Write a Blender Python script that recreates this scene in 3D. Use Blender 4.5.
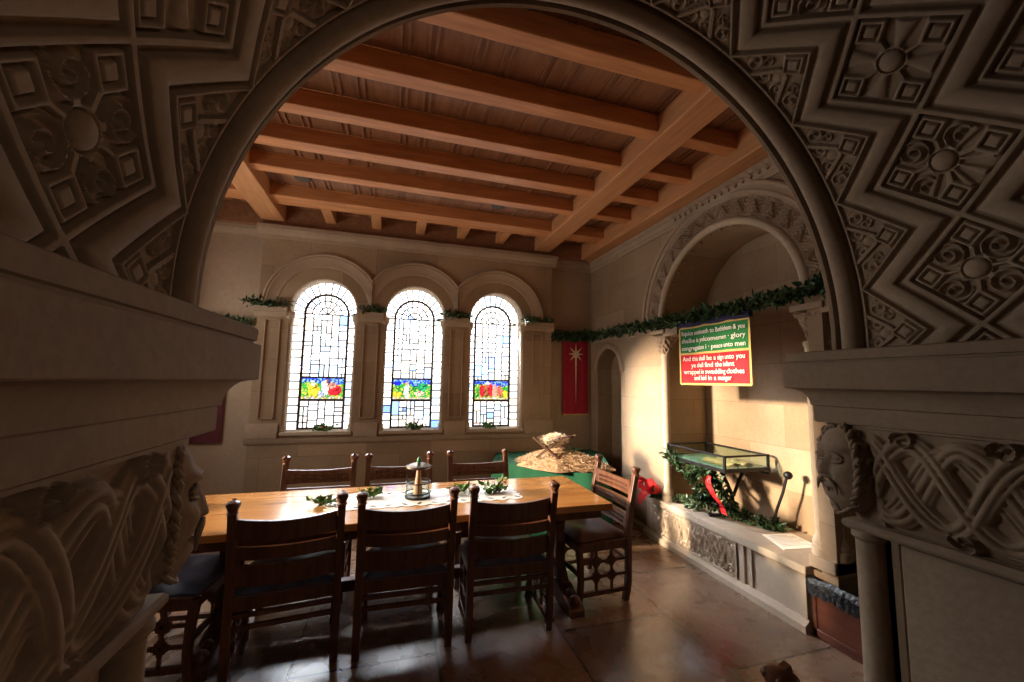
import bpy, math, random
import numpy as np
from mathutils import Vector, Matrix
R = random.Random(7)
PI = math.pi
S = bpy.context.scene
for o in list(bpy.data.objects): bpy.data.objects.remove(o)
C = S.collection

# ------------------------------------------------------------------ camera
EYE = 1.6
def cam_axes(yaw, pitch, roll):
    f = Vector((math.sin(yaw)*math.cos(pitch), math.cos(yaw)*math.cos(pitch), math.sin(pitch)))
    r = Vector((math.cos(yaw), -math.sin(yaw), 0)); u = r.cross(f)
    cr, sr = math.cos(roll), math.sin(roll)
    return cr*r - sr*u, sr*r + cr*u, f
r_, u_, f_ = cam_axes(.2868, .1013, -.0171)
cd = bpy.data.cameras.new('camera'); cam = bpy.data.objects.new('camera', cd); C.objects.link(cam)
cam.matrix_world = Matrix(((r_.x, u_.x, -f_.x, 0), (r_.y, u_.y, -f_.y, 0), (r_.z, u_.z, -f_.z, EYE), (0, 0, 0, 1)))
cd.sensor_width = 36; cd.lens = 14.0; cd.clip_start = .02
S.camera = cam

# ------------------------------------------------------------------ light and exposure
S.view_settings.view_transform = 'Standard'; S.view_settings.look = 'None'
S.view_settings.gamma = 1; S.view_settings.use_curve_mapping = False
S.view_settings.exposure = 0.22
w = bpy.data.worlds.new('world'); S.world = w; w.use_nodes = True
w.node_tree.nodes['Background'].inputs[0].default_value = (.75, .85, 1, 1)
w.node_tree.nodes['Background'].inputs[1].default_value = .02
GLASS = 5.5                                   # brightness of the daylight behind the stained glass
sd = bpy.data.lights.new('sun', 'SUN'); sd.energy = 11; sd.angle = math.radians(5); sd.color = (1, .80, .58)
sun = bpy.data.objects.new('sun', sd); C.objects.link(sun)
sun.rotation_euler = Vector((1, -.12, -.235)).to_track_quat('-Z', 'Y').to_euler()
def area(name, loc, d, sx, sy, e, col):
    a = bpy.data.lights.new(name, 'AREA'); a.shape = 'RECTANGLE'; a.size = sx; a.size_y = sy; a.energy = e; a.color = col
    o = bpy.data.objects.new(name, a); C.objects.link(o); o.location = loc
    o.rotation_euler = Vector(d).to_track_quat('-Z', 'Y').to_euler(); return o
LWIN = [(2.72, 3.74), (3.78, 4.86)]           # windows of the left wall, out of the frame
for i, (a, b) in enumerate(LWIN):
    area('window_daylight', (-2.5, (a+b)/2, 2.0), (1, 0, 0), 1.9, b-a, 22, (1, .93, .84))
for x, dx in ((-.815, .15), (.235, .30), (1.285, .62)):                           # skylight stand-ins added inside the glass, aimed for glare on floor and table
    o = area('window_fill', (x, 5.26, 1.85), (dx, -.74, -.67), .60, 1.5, 17+14*(dx > .5), (.88, .93, 1)); o.data.spread = math.radians(56)
area('hall_fill', (3.4, -3.9, 2.3), (-.55, 1, -.1), 2.6, 2.0, 11, (1, .78, .60))  # unseen fill lamp added in the hall to light the near stonework

# ------------------------------------------------------------------ materials
def nm(name):
    m = bpy.data.materials.new(name); m.use_nodes = True
    return m, m.node_tree.nodes, m.node_tree.links, m.node_tree.nodes['Principled BSDF']
def plain(name, col, rough=.6, metal=0, noise=.12, scale=20, bump=0, emis=None, trans=0, coat=0):
    m, n, l, b = nm(name)
    b.inputs['Roughness'].default_value = rough; b.inputs['Metallic'].default_value = metal
    if trans: b.inputs['Transmission Weight'].default_value = trans
    if coat: b.inputs['Coat Weight'].default_value = coat
    t = n.new('ShaderNodeTexNoise'); t.inputs['Scale'].default_value = scale; t.inputs['Detail'].default_value = 4
    tc = n.new('ShaderNodeTexCoord'); l.new(tc.outputs['Object'], t.inputs['Vector'])
    r = n.new('ShaderNodeValToRGB'); l.new(t.outputs['Fac'], r.inputs[0])
    r.color_ramp.elements[0].position = .3; r.color_ramp.elements[1].position = .7
    r.color_ramp.elements[0].color = (*[c*(1-noise) for c in col], 1); r.color_ramp.elements[1].color = (*[min(1, c*(1+noise)) for c in col], 1)
    l.new(r.outputs[0], b.inputs['Base Color'])
    if bump:
        bp = n.new('ShaderNodeBump'); bp.inputs['Strength'].default_value = bump; bp.inputs['Distance'].default_value = .01
        l.new(t.outputs['Fac'], bp.inputs['Height']); l.new(bp.outputs[0], b.inputs['Normal'])
    return m
def mathn(n, l, op, a, b=None):
    x = n.new('ShaderNodeMath'); x.operation = op
    for i, q in enumerate((a, b)):
        if q is None: continue
        if isinstance(q, (int, float)): x.inputs[i].default_value = q
        else: l.new(q, x.inputs[i])
    return x.outputs[0]
def mix(n, l, fac, a, b, mode='MIX'):
    x = n.new('ShaderNodeMix'); x.data_type = 'RGBA'; x.blend_type = mode
    for i, q in ((0, fac), (6, a), (7, b)):
        if isinstance(q, (int, float)): x.inputs[i].default_value = q
        elif isinstance(q, tuple): x.inputs[i].default_value = q
        else: l.new(q, x.inputs[i])
    return x.outputs[2]
def stone(name, c1, c2, brick=None, rough=.85, mortar=.55, bump=.25, plane='wall', gap=.004, fine=28):
    """sandstone; brick=(width, height) draws the joints of the ashlar or the flagstones"""
    m, n, l, b = nm(name); b.inputs['Roughness'].default_value = rough
    g = n.new('ShaderNodeNewGeometry'); sp = n.new('ShaderNodeSeparateXYZ'); l.new(g.outputs['Position'], sp.inputs[0])
    t = n.new('ShaderNodeTexNoise'); t.inputs['Scale'].default_value = 1.7; t.inputs['Detail'].default_value = 6; l.new(g.outputs['Position'], t.inputs['Vector'])
    f = n.new('ShaderNodeTexNoise'); f.inputs['Scale'].default_value = fine; f.inputs['Detail'].default_value = 5; l.new(g.outputs['Position'], f.inputs['Vector'])
    r = n.new('ShaderNodeValToRGB'); l.new(t.outputs['Fac'], r.inputs[0])
    r.color_ramp.elements[0].position = .35; r.color_ramp.elements[1].position = .68
    r.color_ramp.elements[0].color = (*c1, 1); r.color_ramp.elements[1].color = (*c2, 1)
    r2 = n.new('ShaderNodeValToRGB'); l.new(f.outputs['Fac'], r2.inputs[0])
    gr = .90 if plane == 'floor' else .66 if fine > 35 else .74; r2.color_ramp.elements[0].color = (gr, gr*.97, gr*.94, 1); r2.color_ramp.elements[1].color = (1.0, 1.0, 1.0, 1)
    col = mix(n, l, 1.0, r.outputs[0], r2.outputs[0], 'MULTIPLY'); hgt = f.outputs['Fac']
    if brick:
        cb = n.new('ShaderNodeCombineXYZ')
        if plane == 'floor':
            l.new(sp.outputs[1], cb.inputs[0]); l.new(sp.outputs[0], cb.inputs[1])
            cb2 = n.new('ShaderNodeVectorMath'); cb2.operation = 'ADD'; cb2.inputs[1].default_value = (.34, .47, 0); l.new(cb.outputs[0], cb2.inputs[0]); vec = cb2.outputs[0]
        else:
            l.new(mathn(n, l, 'ADD', sp.outputs[0], sp.outputs[1]), cb.inputs[0]); l.new(sp.outputs[2], cb.inputs[1]); vec = cb.outputs[0]
        k = n.new('ShaderNodeTexBrick'); l.new(vec, k.inputs['Vector']); k.inputs['Scale'].default_value = 1
        k.inputs['Brick Width'].default_value = brick[0]; k.inputs['Row Height'].default_value = brick[1]
        k.inputs['Mortar Size'].default_value = gap; k.inputs['Mortar Smooth'].default_value = .3
        k.inputs['Color1'].default_value = (1, 1, 1, 1); k.inputs['Color2'].default_value = (.62, .68, .78, 1) if plane == 'floor' else (.76, .72, .67, 1); k.inputs['Mortar'].default_value = (mortar, mortar*.95, mortar*.9, 1)
        col = mix(n, l, 1.0, col, k.outputs['Color'], 'MULTIPLY')
        hgt = mathn(n, l, 'SUBTRACT', .5 if plane == 'floor' else f.outputs['Fac'], k.outputs['Fac'])
    l.new(col, b.inputs['Base Color'])
    bp = n.new('ShaderNodeBump'); bp.inputs['Strength'].default_value = bump; bp.inputs['Distance'].default_value = .004
    l.new(hgt, bp.inputs['Height']); l.new(bp.outputs[0], b.inputs['Normal'])
    if plane == 'floor':
        rr = n.new('ShaderNodeMapRange'); rr.inputs[3].default_value = rough-.08; rr.inputs[4].default_value = rough+.10; b.inputs['IOR'].default_value = 1.85; bp.inputs['Strength'].default_value = .25; l.new(t.outputs['Fac'], rr.inputs[0]); l.new(f.outputs['Fac'], rr.inputs[0]); l.new(rr.outputs[0], b.inputs['Roughness'])
    return m
def wood(name, c1, c2, axis=0, rough=.4, scale=6, coat=0, bump=.1):
    m, n, l, b = nm(name); b.inputs['Roughness'].default_value = rough
    if coat: b.inputs['Coat Weight'].default_value = coat; b.inputs['Coat Roughness'].default_value = .12
    tc = n.new('ShaderNodeTexCoord'); mp = n.new('ShaderNodeMapping'); l.new(tc.outputs['Object'], mp.inputs[0])
    s = [scale*4]*3; s[axis] = scale*.35; mp.inputs['Scale'].default_value = s
    t = n.new('ShaderNodeTexNoise'); t.inputs['Scale'].default_value = 1; t.inputs['Detail'].default_value = 6; t.inputs['Roughness'].default_value = .6; t.inputs['Distortion'].default_value = .6; l.new(mp.outputs[0], t.inputs['Vector'])
    r = n.new('ShaderNodeValToRGB'); l.new(t.outputs['Fac'], r.inputs[0]); r.color_ramp.elements[0].position = .3; r.color_ramp.elements[1].position = .7
    r.color_ramp.elements[0].color = (*c1, 1); r.color_ramp.elements[1].color = (*c2, 1); l.new(r.outputs[0], b.inputs['Base Color'])
    bp = n.new('ShaderNodeBump'); bp.inputs['Strength'].default_value = bump; bp.inputs['Distance'].default_value = .002; l.new(t.outputs['Fac'], bp.inputs['Height']); l.new(bp.outputs[0], b.inputs['Normal'])
    return m
def stained(name, strength):
    m, n, l, b = nm(name); n.remove(b)
    e = n.new('ShaderNodeEmission'); a = n.new('ShaderNodeAttribute'); a.attribute_name = 'Col'
    e.inputs[1].default_value = strength; l.new(a.outputs['Color'], e.inputs[0]); l.new(e.outputs[0], n['Material Output'].inputs[0]); return m
M = dict(
    wall=stone('ashlar stone', (.35, .245, .155), (.48, .35, .225), (.74, .36), mortar=.7),
    trim=stone('dressed stone', (.36, .26, .18), (.47, .355, .25)),
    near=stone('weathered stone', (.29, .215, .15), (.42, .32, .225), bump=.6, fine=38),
    carve=stone('carved stone', (.33, .235, .16), (.45, .335, .24), bump=.2),
    pale=stone('pale stone', (.50, .40, .29), (.60, .48, .36)),
    plaster=stone('plain plaster', (.42, .31, .22), (.48, .36, .26), None, bump=.1),
    floor=stone('flagstones', (.20, .12, .075), (.42, .245, .14), (1.15, .79), rough=.27, mortar=.22, plane='floor', gap=.010, fine=7),
    beam=wood('ceiling beam wood', (.46, .17, .055), (.68, .30, .115), 0, .55),
    beamy=wood('main beam wood', (.46, .20, .08), (.64, .31, .13), 1, .55),
    board=wood('ceiling board wood', (.20, .085, .04), (.32, .15, .075), 1, .5),
    chair=wood('dark chair wood', (.075, .028, .014), (.19, .075, .036), 2, .38),
    table=wood('table top wood', (.46, .19, .05), (.64, .30, .085), 0, .22, 5, 1.0),
    seat=plain('brown leather', (.11, .05, .035), .35, noise=.3, scale=8, bump=.3),
    seatblue=plain('blue grey leather', (.10, .13, .22), .35, noise=.35, scale=9, bump=.3),
    iron=plain('black iron', (.02, .02, .022), .45, .7),
    lead=plain('window lead', (.06, .06, .065), .6, .3),
    frame=plain('window iron frame', (.10, .07, .055), .6, .3),
    glass=stained('stained glass', GLASS),
    leaf=plain('holly leaf', (.035, .085, .03), .45, noise=.5, scale=30),
    sprig=plain('fresh green leaf', (.09, .22, .04), .5, noise=.4, scale=30),
    twig=plain('twig', (.07, .045, .025), .8),
    red=plain('red ribbon', (.75, .015, .02), .45, noise=.1),
    bannershade=plain('shaded crimson cloth', (.09, .01, .02), .8), banner=plain('crimson cloth', (.36, .008, .03), .8, noise=.12, scale=60),  # left banner's cloth: its shade is painted in as a darker red
    gold=plain('gold thread', (.62, .42, .12), .6),
    lining=plain('pale green case lining', (.22, .34, .26), .8), pgreen=plain('green banner cloth', (.012, .19, .04), .75, noise=.08, scale=40),
    pred=plain('red banner cloth', (.60, .003, .014), .75, noise=.08, scale=40),
    navy=plain('navy cloth', (.02, .015, .07), .8),
    white=plain('white lettering', (.9, .88, .82), .7, noise=.02),
    cream=plain('cream star cloth', (.75, .62, .40), .7),
    paper=plain('paper', (.86, .80, .70), .7, noise=.03),
    ink=plain('ink', (.22, .18, .15), .8),
    felt=plain('green felt', (.0, .085, .032), .85, noise=.1, scale=60),
    straw=plain('straw', (.40, .25, .13), .85, noise=.35, scale=60),
    strawtan=plain('tan straw', (.60, .43, .27), .85, noise=.3, scale=60), strawpale=plain('pale straw', (.80, .68, .50), .85, noise=.2, scale=60),
    rustic=wood('crib wood', (.07, .03, .018), (.16, .07, .035), 2, .6),
    bin=wood('bin wood', (.085, .022, .012), (.15, .045, .022), 1, .35),
    bag=plain('black plastic bag', (.005, .005, .006), .28, noise=.2, scale=45, bump=1.0),
    runner=plain('white table runner', (.85, .80, .74), .7, noise=.06, scale=40),
    cone=plain('tan candle', (.50, .28, .16), .5), bronze=plain('bronze', (.12, .085, .05), .35, .8),
    book=plain('tan book page', (.62, .42, .20), .7), pine=plain('green knob', (.04, .20, .09), .4),
)
mg = bpy.data.materials.new('clear glass'); mg.use_nodes = True; nt = mg.node_tree; nt.nodes.clear()
o_ = nt.nodes.new('ShaderNodeOutputMaterial'); t_ = nt.nodes.new('ShaderNodeBsdfTransparent'); g_ = nt.nodes.new('ShaderNodeBsdfGlossy'); x_ = nt.nodes.new('ShaderNodeMixShader')
t_.inputs[0].default_value = (.86, .95, .91, 1); g_.inputs['Roughness'].default_value = .03; x_.inputs[0].default_value = .10
nt.links.new(t_.outputs[0], x_.inputs[1]); nt.links.new(g_.outputs[0], x_.inputs[2]); nt.links.new(x_.outputs[0], o_.inputs[0]); M['clear'] = mg

# ------------------------------------------------------------------ mesh helpers
WLOC = {}
class MB:
    def __init__(s): s.v = []; s.f = []; s.c = []
    def add(s, vs, fs):
        k = len(s.v); s.v.extend([tuple(p) for p in vs]); s.f.extend([tuple(i+k for i in f) for f in fs]); return s
    def box(s, x0, x1, y0, y1, z0, z1):
        return s.add([(x, y, z) for x in (x0, x1) for y in (y0, y1) for z in (z0, z1)],
                     [(0, 1, 3, 2), (4, 6, 7, 5), (0, 4, 5, 1), (2, 3, 7, 6), (0, 2, 6, 4), (1, 5, 7, 3)])
    def bar(s, a, b, w, h, up=(0, 0, 1)):
        a = Vector(a); b = Vector(b); d = (b-a).normalized(); up = Vector(up)
        x = d.cross(up)
        if x.length < 1e-4: x = d.cross(Vector((0, 1, 0)))
        x.normalize(); y = x.cross(d); P = []
        for p in (a, b):
            for i, j in ((-1, -1), (1, -1), (1, 1), (-1, 1)): P.append(p + x*(i*w/2) + y*(j*h/2))
        return s.add(P, [(3, 2, 1, 0), (4, 5, 6, 7), (0, 1, 5, 4), (1, 2, 6, 5), (2, 3, 7, 6), (3, 0, 4, 7)])
    def tube(s, pts, r, n=8, closed=False, flat=1.0):
        pts = [Vector(p) for p in pts]; m = len(pts); rs = [r]*m if isinstance(r, (int, float)) else list(r)
        prev = None; rings = []
        for i, p in enumerate(pts):
            a = pts[(i-1) % m] if (closed or i) else p; b = pts[(i+1) % m] if (closed or i < m-1) else p
            d = (b-a); d = d.normalized() if d.length > 1e-9 else Vector((0, 0, 1))
            if prev is None: prev = d.orthogonal().normalized()
            x = prev - d*prev.dot(d); x = x.normalized() if x.length > 1e-6 else d.orthogonal().normalized()
            prev = x; y = d.cross(x)
            rings.append([p + x*(rs[i]*math.cos(2*PI*k/n)) + y*(rs[i]*flat*math.sin(2*PI*k/n)) for k in range(n)])
        V = [q for g in rings for q in g]; F = []
        for i in range(m if closed else m-1):
            j = (i+1) % m
            for k in range(n): F.append((i*n+k, i*n+(k+1) % n, j*n+(k+1) % n, j*n+k))
        if not closed: F.append(tuple(range(n-1, -1, -1))); F.append(tuple((m-1)*n+k for k in range(n)))
        return s.add(V, F)
    def lathe(s, c, prof, n=24, ax=None):
        c = Vector(c); A = ax or Matrix.Identity(3); V = []; F = []
        for (r, z) in prof:
            for k in range(n): V.append(c + A @ Vector((r*math.cos(2*PI*k/n), r*math.sin(2*PI*k/n), z)))
        for i in range(len(prof)-1):
            for k in range(n): F.append((i*n+k, i*n+(k+1) % n, (i+1)*n+(k+1) % n, (i+1)*n+k))
        F.append(tuple(range(n-1, -1, -1))); F.append(tuple((len(prof)-1)*n+k for k in range(n)))
        return s.add(V, F)
    def prism(s, poly, f, w0, w1):
        n = len(poly); V = [f(u, v, w0) for u, v in poly] + [f(u, v, w1) for u, v in poly]
        return s.add(V, [tuple(range(n)), tuple(range(2*n-1, n-1, -1))] + [(i, i+n, (i+1) % n+n, (i+1) % n) for i in range(n)])
    def sphere(s, c, r, sx=1, sy=1, sz=1, n=12, m=8):
        return s.lathe(c, [(max(1e-4, r*math.sin(PI*i/m)), -r*sz*math.cos(PI*i/m)) for i in range(m+1)], n)
    def grid(s, P, closed=False):
        P = np.asarray(P); a, b = P.shape[:2]; k = len(s.v); s.v.extend(map(tuple, P.reshape(-1, 3).tolist()))
        i, j = np.meshgrid(np.arange(a if closed else a-1), np.arange(b-1), indexing='ij'); i2 = (i+1) % a
        F = np.stack([i*b+j, i2*b+j, i2*b+j+1, i*b+j+1], -1).reshape(-1, 4) + k
        s.f.extend(map(tuple, F.tolist())); return s
    def build(s, name, mat, parent=None, bevel=0, smooth=True, org=None, ang=38):
        me = bpy.data.meshes.new(name); V = np.array(s.v, float)
        if parent is not None: L = WLOC[parent.name]
        elif org is not None: L = Vector(org)
        else: L = Vector(((V[:, 0].min()+V[:, 0].max())/2, (V[:, 1].min()+V[:, 1].max())/2, V[:, 2].min()))
        me.from_pydata((V - np.array(L)).tolist(), [], s.f); me.validate(); me.update()
        ms = mat if isinstance(mat, (list, tuple)) else [mat]
        for m in ms: me.materials.append(M[m])
        if s.c:
            ca = me.color_attributes.new('Col', 'FLOAT_COLOR', 'CORNER'); flat = []
            for p in me.polygons: flat.extend(list(s.c[p.index])*p.loop_total)
            ca.data.foreach_set('color', flat)
        if smooth:
            me.polygons.foreach_set('use_smooth', [True]*len(me.polygons))
            try: me.set_sharp_from_angle(angle=math.radians(ang))
            except Exception: pass
        o = bpy.data.objects.new(name, me); C.objects.link(o)
        if parent is not None: o.parent = parent
        else: o.location = L
        WLOC[o.name] = Vector(L)
        if bevel:
            b = o.modifiers.new('bevel', 'BEVEL'); b.width = bevel; b.segments = 2; b.limit_method = 'ANGLE'; b.angle_limit = math.radians(40)
        return o
def thing(name, loc, label=None, cat=None, group=None, kind=None):
    o = bpy.data.objects.new(name, None); C.objects.link(o); o.location = loc; WLOC[o.name] = Vector(loc)
    return tag(o, label, cat, group, kind)
def tag(o, label=None, cat=None, group=None, kind=None):
    if label: o['label'] = label
    if cat: o['category'] = cat
    if group: o['group'] = group
    if kind: o['kind'] = kind
    return o
def struct(o, label, cat): return tag(o, label, cat, None, 'structure')
def copy_tree(o, parent=None):
    c = o.copy(); C.objects.link(c)
    if parent: c.parent = parent
    for ch in [q for q in bpy.data.objects if q.parent == o]: copy_tree(ch, c)
    return c
XZ = lambda Y0, sgn=1: (lambda u, v, w: (u, Y0 + sgn*w, v))          # wall across the view, depth away from camera
YZ = lambda X0, sgn=1: (lambda u, v, w: (X0 + sgn*w, u, v))          # wall along the view
def arch_wall(mb, f, u0, u1, v0, v1, ops, w0, w1, n=28, back=True):
    """slab of wall with round-headed openings (centre, half width, sill, spring)"""
    ops = sorted(ops)
    def q(a, b, c, d, w): mb.add([f(*a, w), f(*b, w), f(*c, w), f(*d, w)], [(0, 1, 2, 3)])
    for w in ([w0, w1] if back else [w0]):
        cur = u0
        for (c, h, s, t) in ops:
            q((cur, v0), (c-h, v0), (c-h, v1), (cur, v1), w)
            if s > v0: q((c-h, v0), (c+h, v0), (c+h, s), (c-h, s), w)
            A = [(c-h*math.cos(PI*i/n), t+h*math.sin(PI*i/n)) for i in range(n+1)]
            for i in range(n): q(A[i], A[i+1], (A[i+1][0], v1), (A[i][0], v1), w)
            cur = c+h
        q((cur, v0), (u1, v0), (u1, v1), (cur, v1), w)
    def r(a, b): mb.add([f(*a, w0), f(*b, w0), f(*b, w1), f(*a, w1)], [(0, 1, 2, 3)])
    for (c, h, s, t) in ops:
        L = [(c-h, s)] + [(c-h*math.cos(PI*i/n), t+h*math.sin(PI*i/n)) for i in range(n+1)] + [(c+h, s)]
        for i in range(len(L)-1): r(L[i], L[i+1])
        if s > v0: r(L[-1], L[0])
    r((u0, v0), (u0, v1)); r((u0, v1), (u1, v1)); r((u1, v1), (u1, v0))
    return mb
def arch_sweep(mb, f, c, t, prof, a0=0, a1=PI, n=48, legs=0):
    """profile [(radius, depth)] carried round an arch; legs>0 runs it straight down too"""
    A = [a0+(a1-a0)*i/n for i in range(n+1)]; P = []
    if legs: P.append([f(c+r, t-legs, w) for r, w in prof])
    for a in A: P.append([f(c+r*math.cos(a), t+r*math.sin(a), w) for r, w in prof])
    if legs: P.append([f(c-r, t-legs, w) for r, w in prof])
    mb.grid(np.array(P)); return mb
def round_prof(c, w, r, n=8, a0=0, a1=2*PI): return [(c+r*math.cos(a0+(a1-a0)*i/n), w+r*math.sin(a0+(a1-a0)*i/n)) for i in range(n+1)]
def leaves(mb, pts, n, spread, size, rng, flat=1.0, long=1.9):
    """loose pointed leaves scattered round a run of points"""
    pts = [Vector(p) for p in pts]
    for _ in range(n):
        i = rng.random()*(len(pts)-1); k = int(i); p = pts[k].lerp(pts[min(k+1, len(pts)-1)], i-k)
        d = Vector((rng.gauss(0, 1), rng.gauss(0, 1), rng.gauss(0, 1)*flat)).normalized()
        p = p + d*spread*rng.random(); s_ = size*(.6+.7*rng.random())
        t = (d + Vector((rng.gauss(0, .6), rng.gauss(0, .6), rng.gauss(0, .6)))).normalized(); x = t.orthogonal().normalized()
        x = (Matrix.Rotation(rng.random()*6.3, 3, t) @ x); z = t.cross(x)
        L = s_*long; W = s_*.5; up = z*(-s_*.16)
        V = [p, p+t*L*.3+x*W+up*-1, p+t*L*.7+x*W*.7-up, p+t*L, p+t*L*.7-x*W*.7-up, p+t*L*.3-x*W-up, p+t*L*.5+up]
        mb.add(V, [(0, 1, 6), (1, 2, 6), (2, 3, 6), (3, 4, 6), (4, 5, 6), (5, 0, 6)])
    return mb
# ------------------------------------------------------------------ the setting
XR, XL, YB = 2.72, -2.25, 5.19
WC = [-.815, .235, 1.285]; WH, SILL, SPR = .365, .99, 2.41
struct(MB().box(-2.6, 5.2, -4.5, 5.6, -.1, 0).build('floor', 'floor'), 'brown flagstone floor', 'floor')
mb = MB(); arch_wall(mb, XZ(5.07), -1.5, 2.06, 0, 3.6, [(c, WH, SILL, SPR) for c in WC], 0, .30)
bay = struct(mb.build('wall_back', 'wall', org=(.28, 5.07, 0), smooth=False), 'stone wall with three round-headed windows', 'wall')
MB().box(XL-.3, -1.5, YB, 5.5, 0, 3.6).box(2.06, XR+.8, YB, 5.5, 0, 3.6).build('wall_panel', 'plaster', bay, smooth=False)
def strip(mb, f, u0, u1, prof):
    n = len(prof); V = [f(u0, z, -o) for o, z in prof] + [f(u1, z, -o) for o, z in prof]
    mb.add(V, [(i, i+1, n+i+1, n+i) for i in range(n-1)] + [tuple(range(n)), tuple(range(2*n-1, n-1, -1))])
CORN = [(0, 3.20), (.025, 3.20), (.03, 3.235), (.05, 3.24), (.075, 3.27), (.08, 3.285), (.10, 3.29), (.10, 3.335), (0, 3.335)]
m_ = MB(); strip(m_, XZ(5.07), -1.55, 2.11, CORN); strip(m_, XZ(YB), -2.3, -1.5, CORN); strip(m_, XZ(YB), 2.0, XR, CORN)
m_.build('cornice', 'trim', bay)
m_ = MB()
for a, b in ((-1.53, WC[0]-WH-.02), (WC[0]+WH+.02, WC[1]-WH-.02), (WC[1]+WH+.02, WC[2]-WH-.02), (WC[2]+WH+.02, 2.09)):
    strip(m_, XZ(5.07), a, b, [(0, 2.29), (.02, 2.31), (.025, 2.34), (.05, 2.345), (.05, 2.40), (0, 2.41)])
    strip(m_, XZ(5.07), a+.01, b-.01, [(0, .93), (.04, .93), (.045, .985), (.02, 1.06), (0, 1.09)])
strip(m_, XZ(5.07), -1.53, 2.09, [(0, .86), (.015, .865), (.03, .89), (.035, .925), (0, .93)])
m_.build('impost_band', 'trim', bay)
m_ = MB()
for a, b in ((-1.42, -1.26), (-.37, -.20), (.67, .84), (1.78, 1.92)):      # sunk panels on the piers
    for q in ((a, a+.012), (b-.012, b)): m_.box(q[0], q[1], 5.05, 5.08, 1.14, 2.26)
    m_.box(a, b, 5.05, 5.08, 1.14, 1.152); m_.box(a, b, 5.05, 5.08, 2.248, 2.26)
m_.build('pier_panel', 'trim', bay)
for c in WC:
    m_ = MB(); P = [(.66, 0), (.655, -.03), (.635, -.04), (.62, -.028), (.605, -.03), (.59, -.018), (.50, -.010), (.49, 0)]
    n = 48; A = []
    for i in range(n+1):
        a = PI*i/n; row = []
        for r, w_ in P:
            x = r*math.cos(a)
            x = max(-.527, min(.527, x)) if (abs(c-WC[1]) < .01) else (min(x, .527) if c < 0 else max(x, -.527))
            row.append((c+x, 5.07+w_, 2.42+r*math.sin(a)))
        A.append(row)
    m_.grid(np.array(A)); m_.build('hood_mould', 'trim', bay)
    m_ = MB(); arch_sweep(m_, XZ(5.07), c, SPR, round_prof(WH+.012, .03, .03, 8), legs=.04); m_.build('arch_roll', 'pale', bay)
    for s in (-1, 1):
        m_ = MB(); m_.tube([(c+s*(WH+.0), 5.11, 1.08), (c+s*(WH+.0), 5.11, 2.22)], .026, 10)
        m_.lathe((c+s*WH, 5.11, 0), [(.045, .99), (.045, 1.02), (.036, 1.03), (.042, 1.05), (.028, 1.08), (.027, 2.20), (.035, 2.215), (.03, 2.23), (.05, 2.30), (.056, 2.31), (.056, 2.36)], 12)
        sp = [(c+s*WH+.029*math.cos(t*.9), 5.11+.029*math.sin(t*.9), 1.09+t*.0125) for t in range(88)]
        m_.tube(sp, .005, 5); m_.build('colonette', 'pale', bay)
m_ = MB()
for c in WC: m_.box(c-WH-.01, c+WH+.01, 5.03, 5.31, SILL-.035, SILL+.004)
m_.build('window_ledge', 'pale', bay, bevel=.006)

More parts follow.
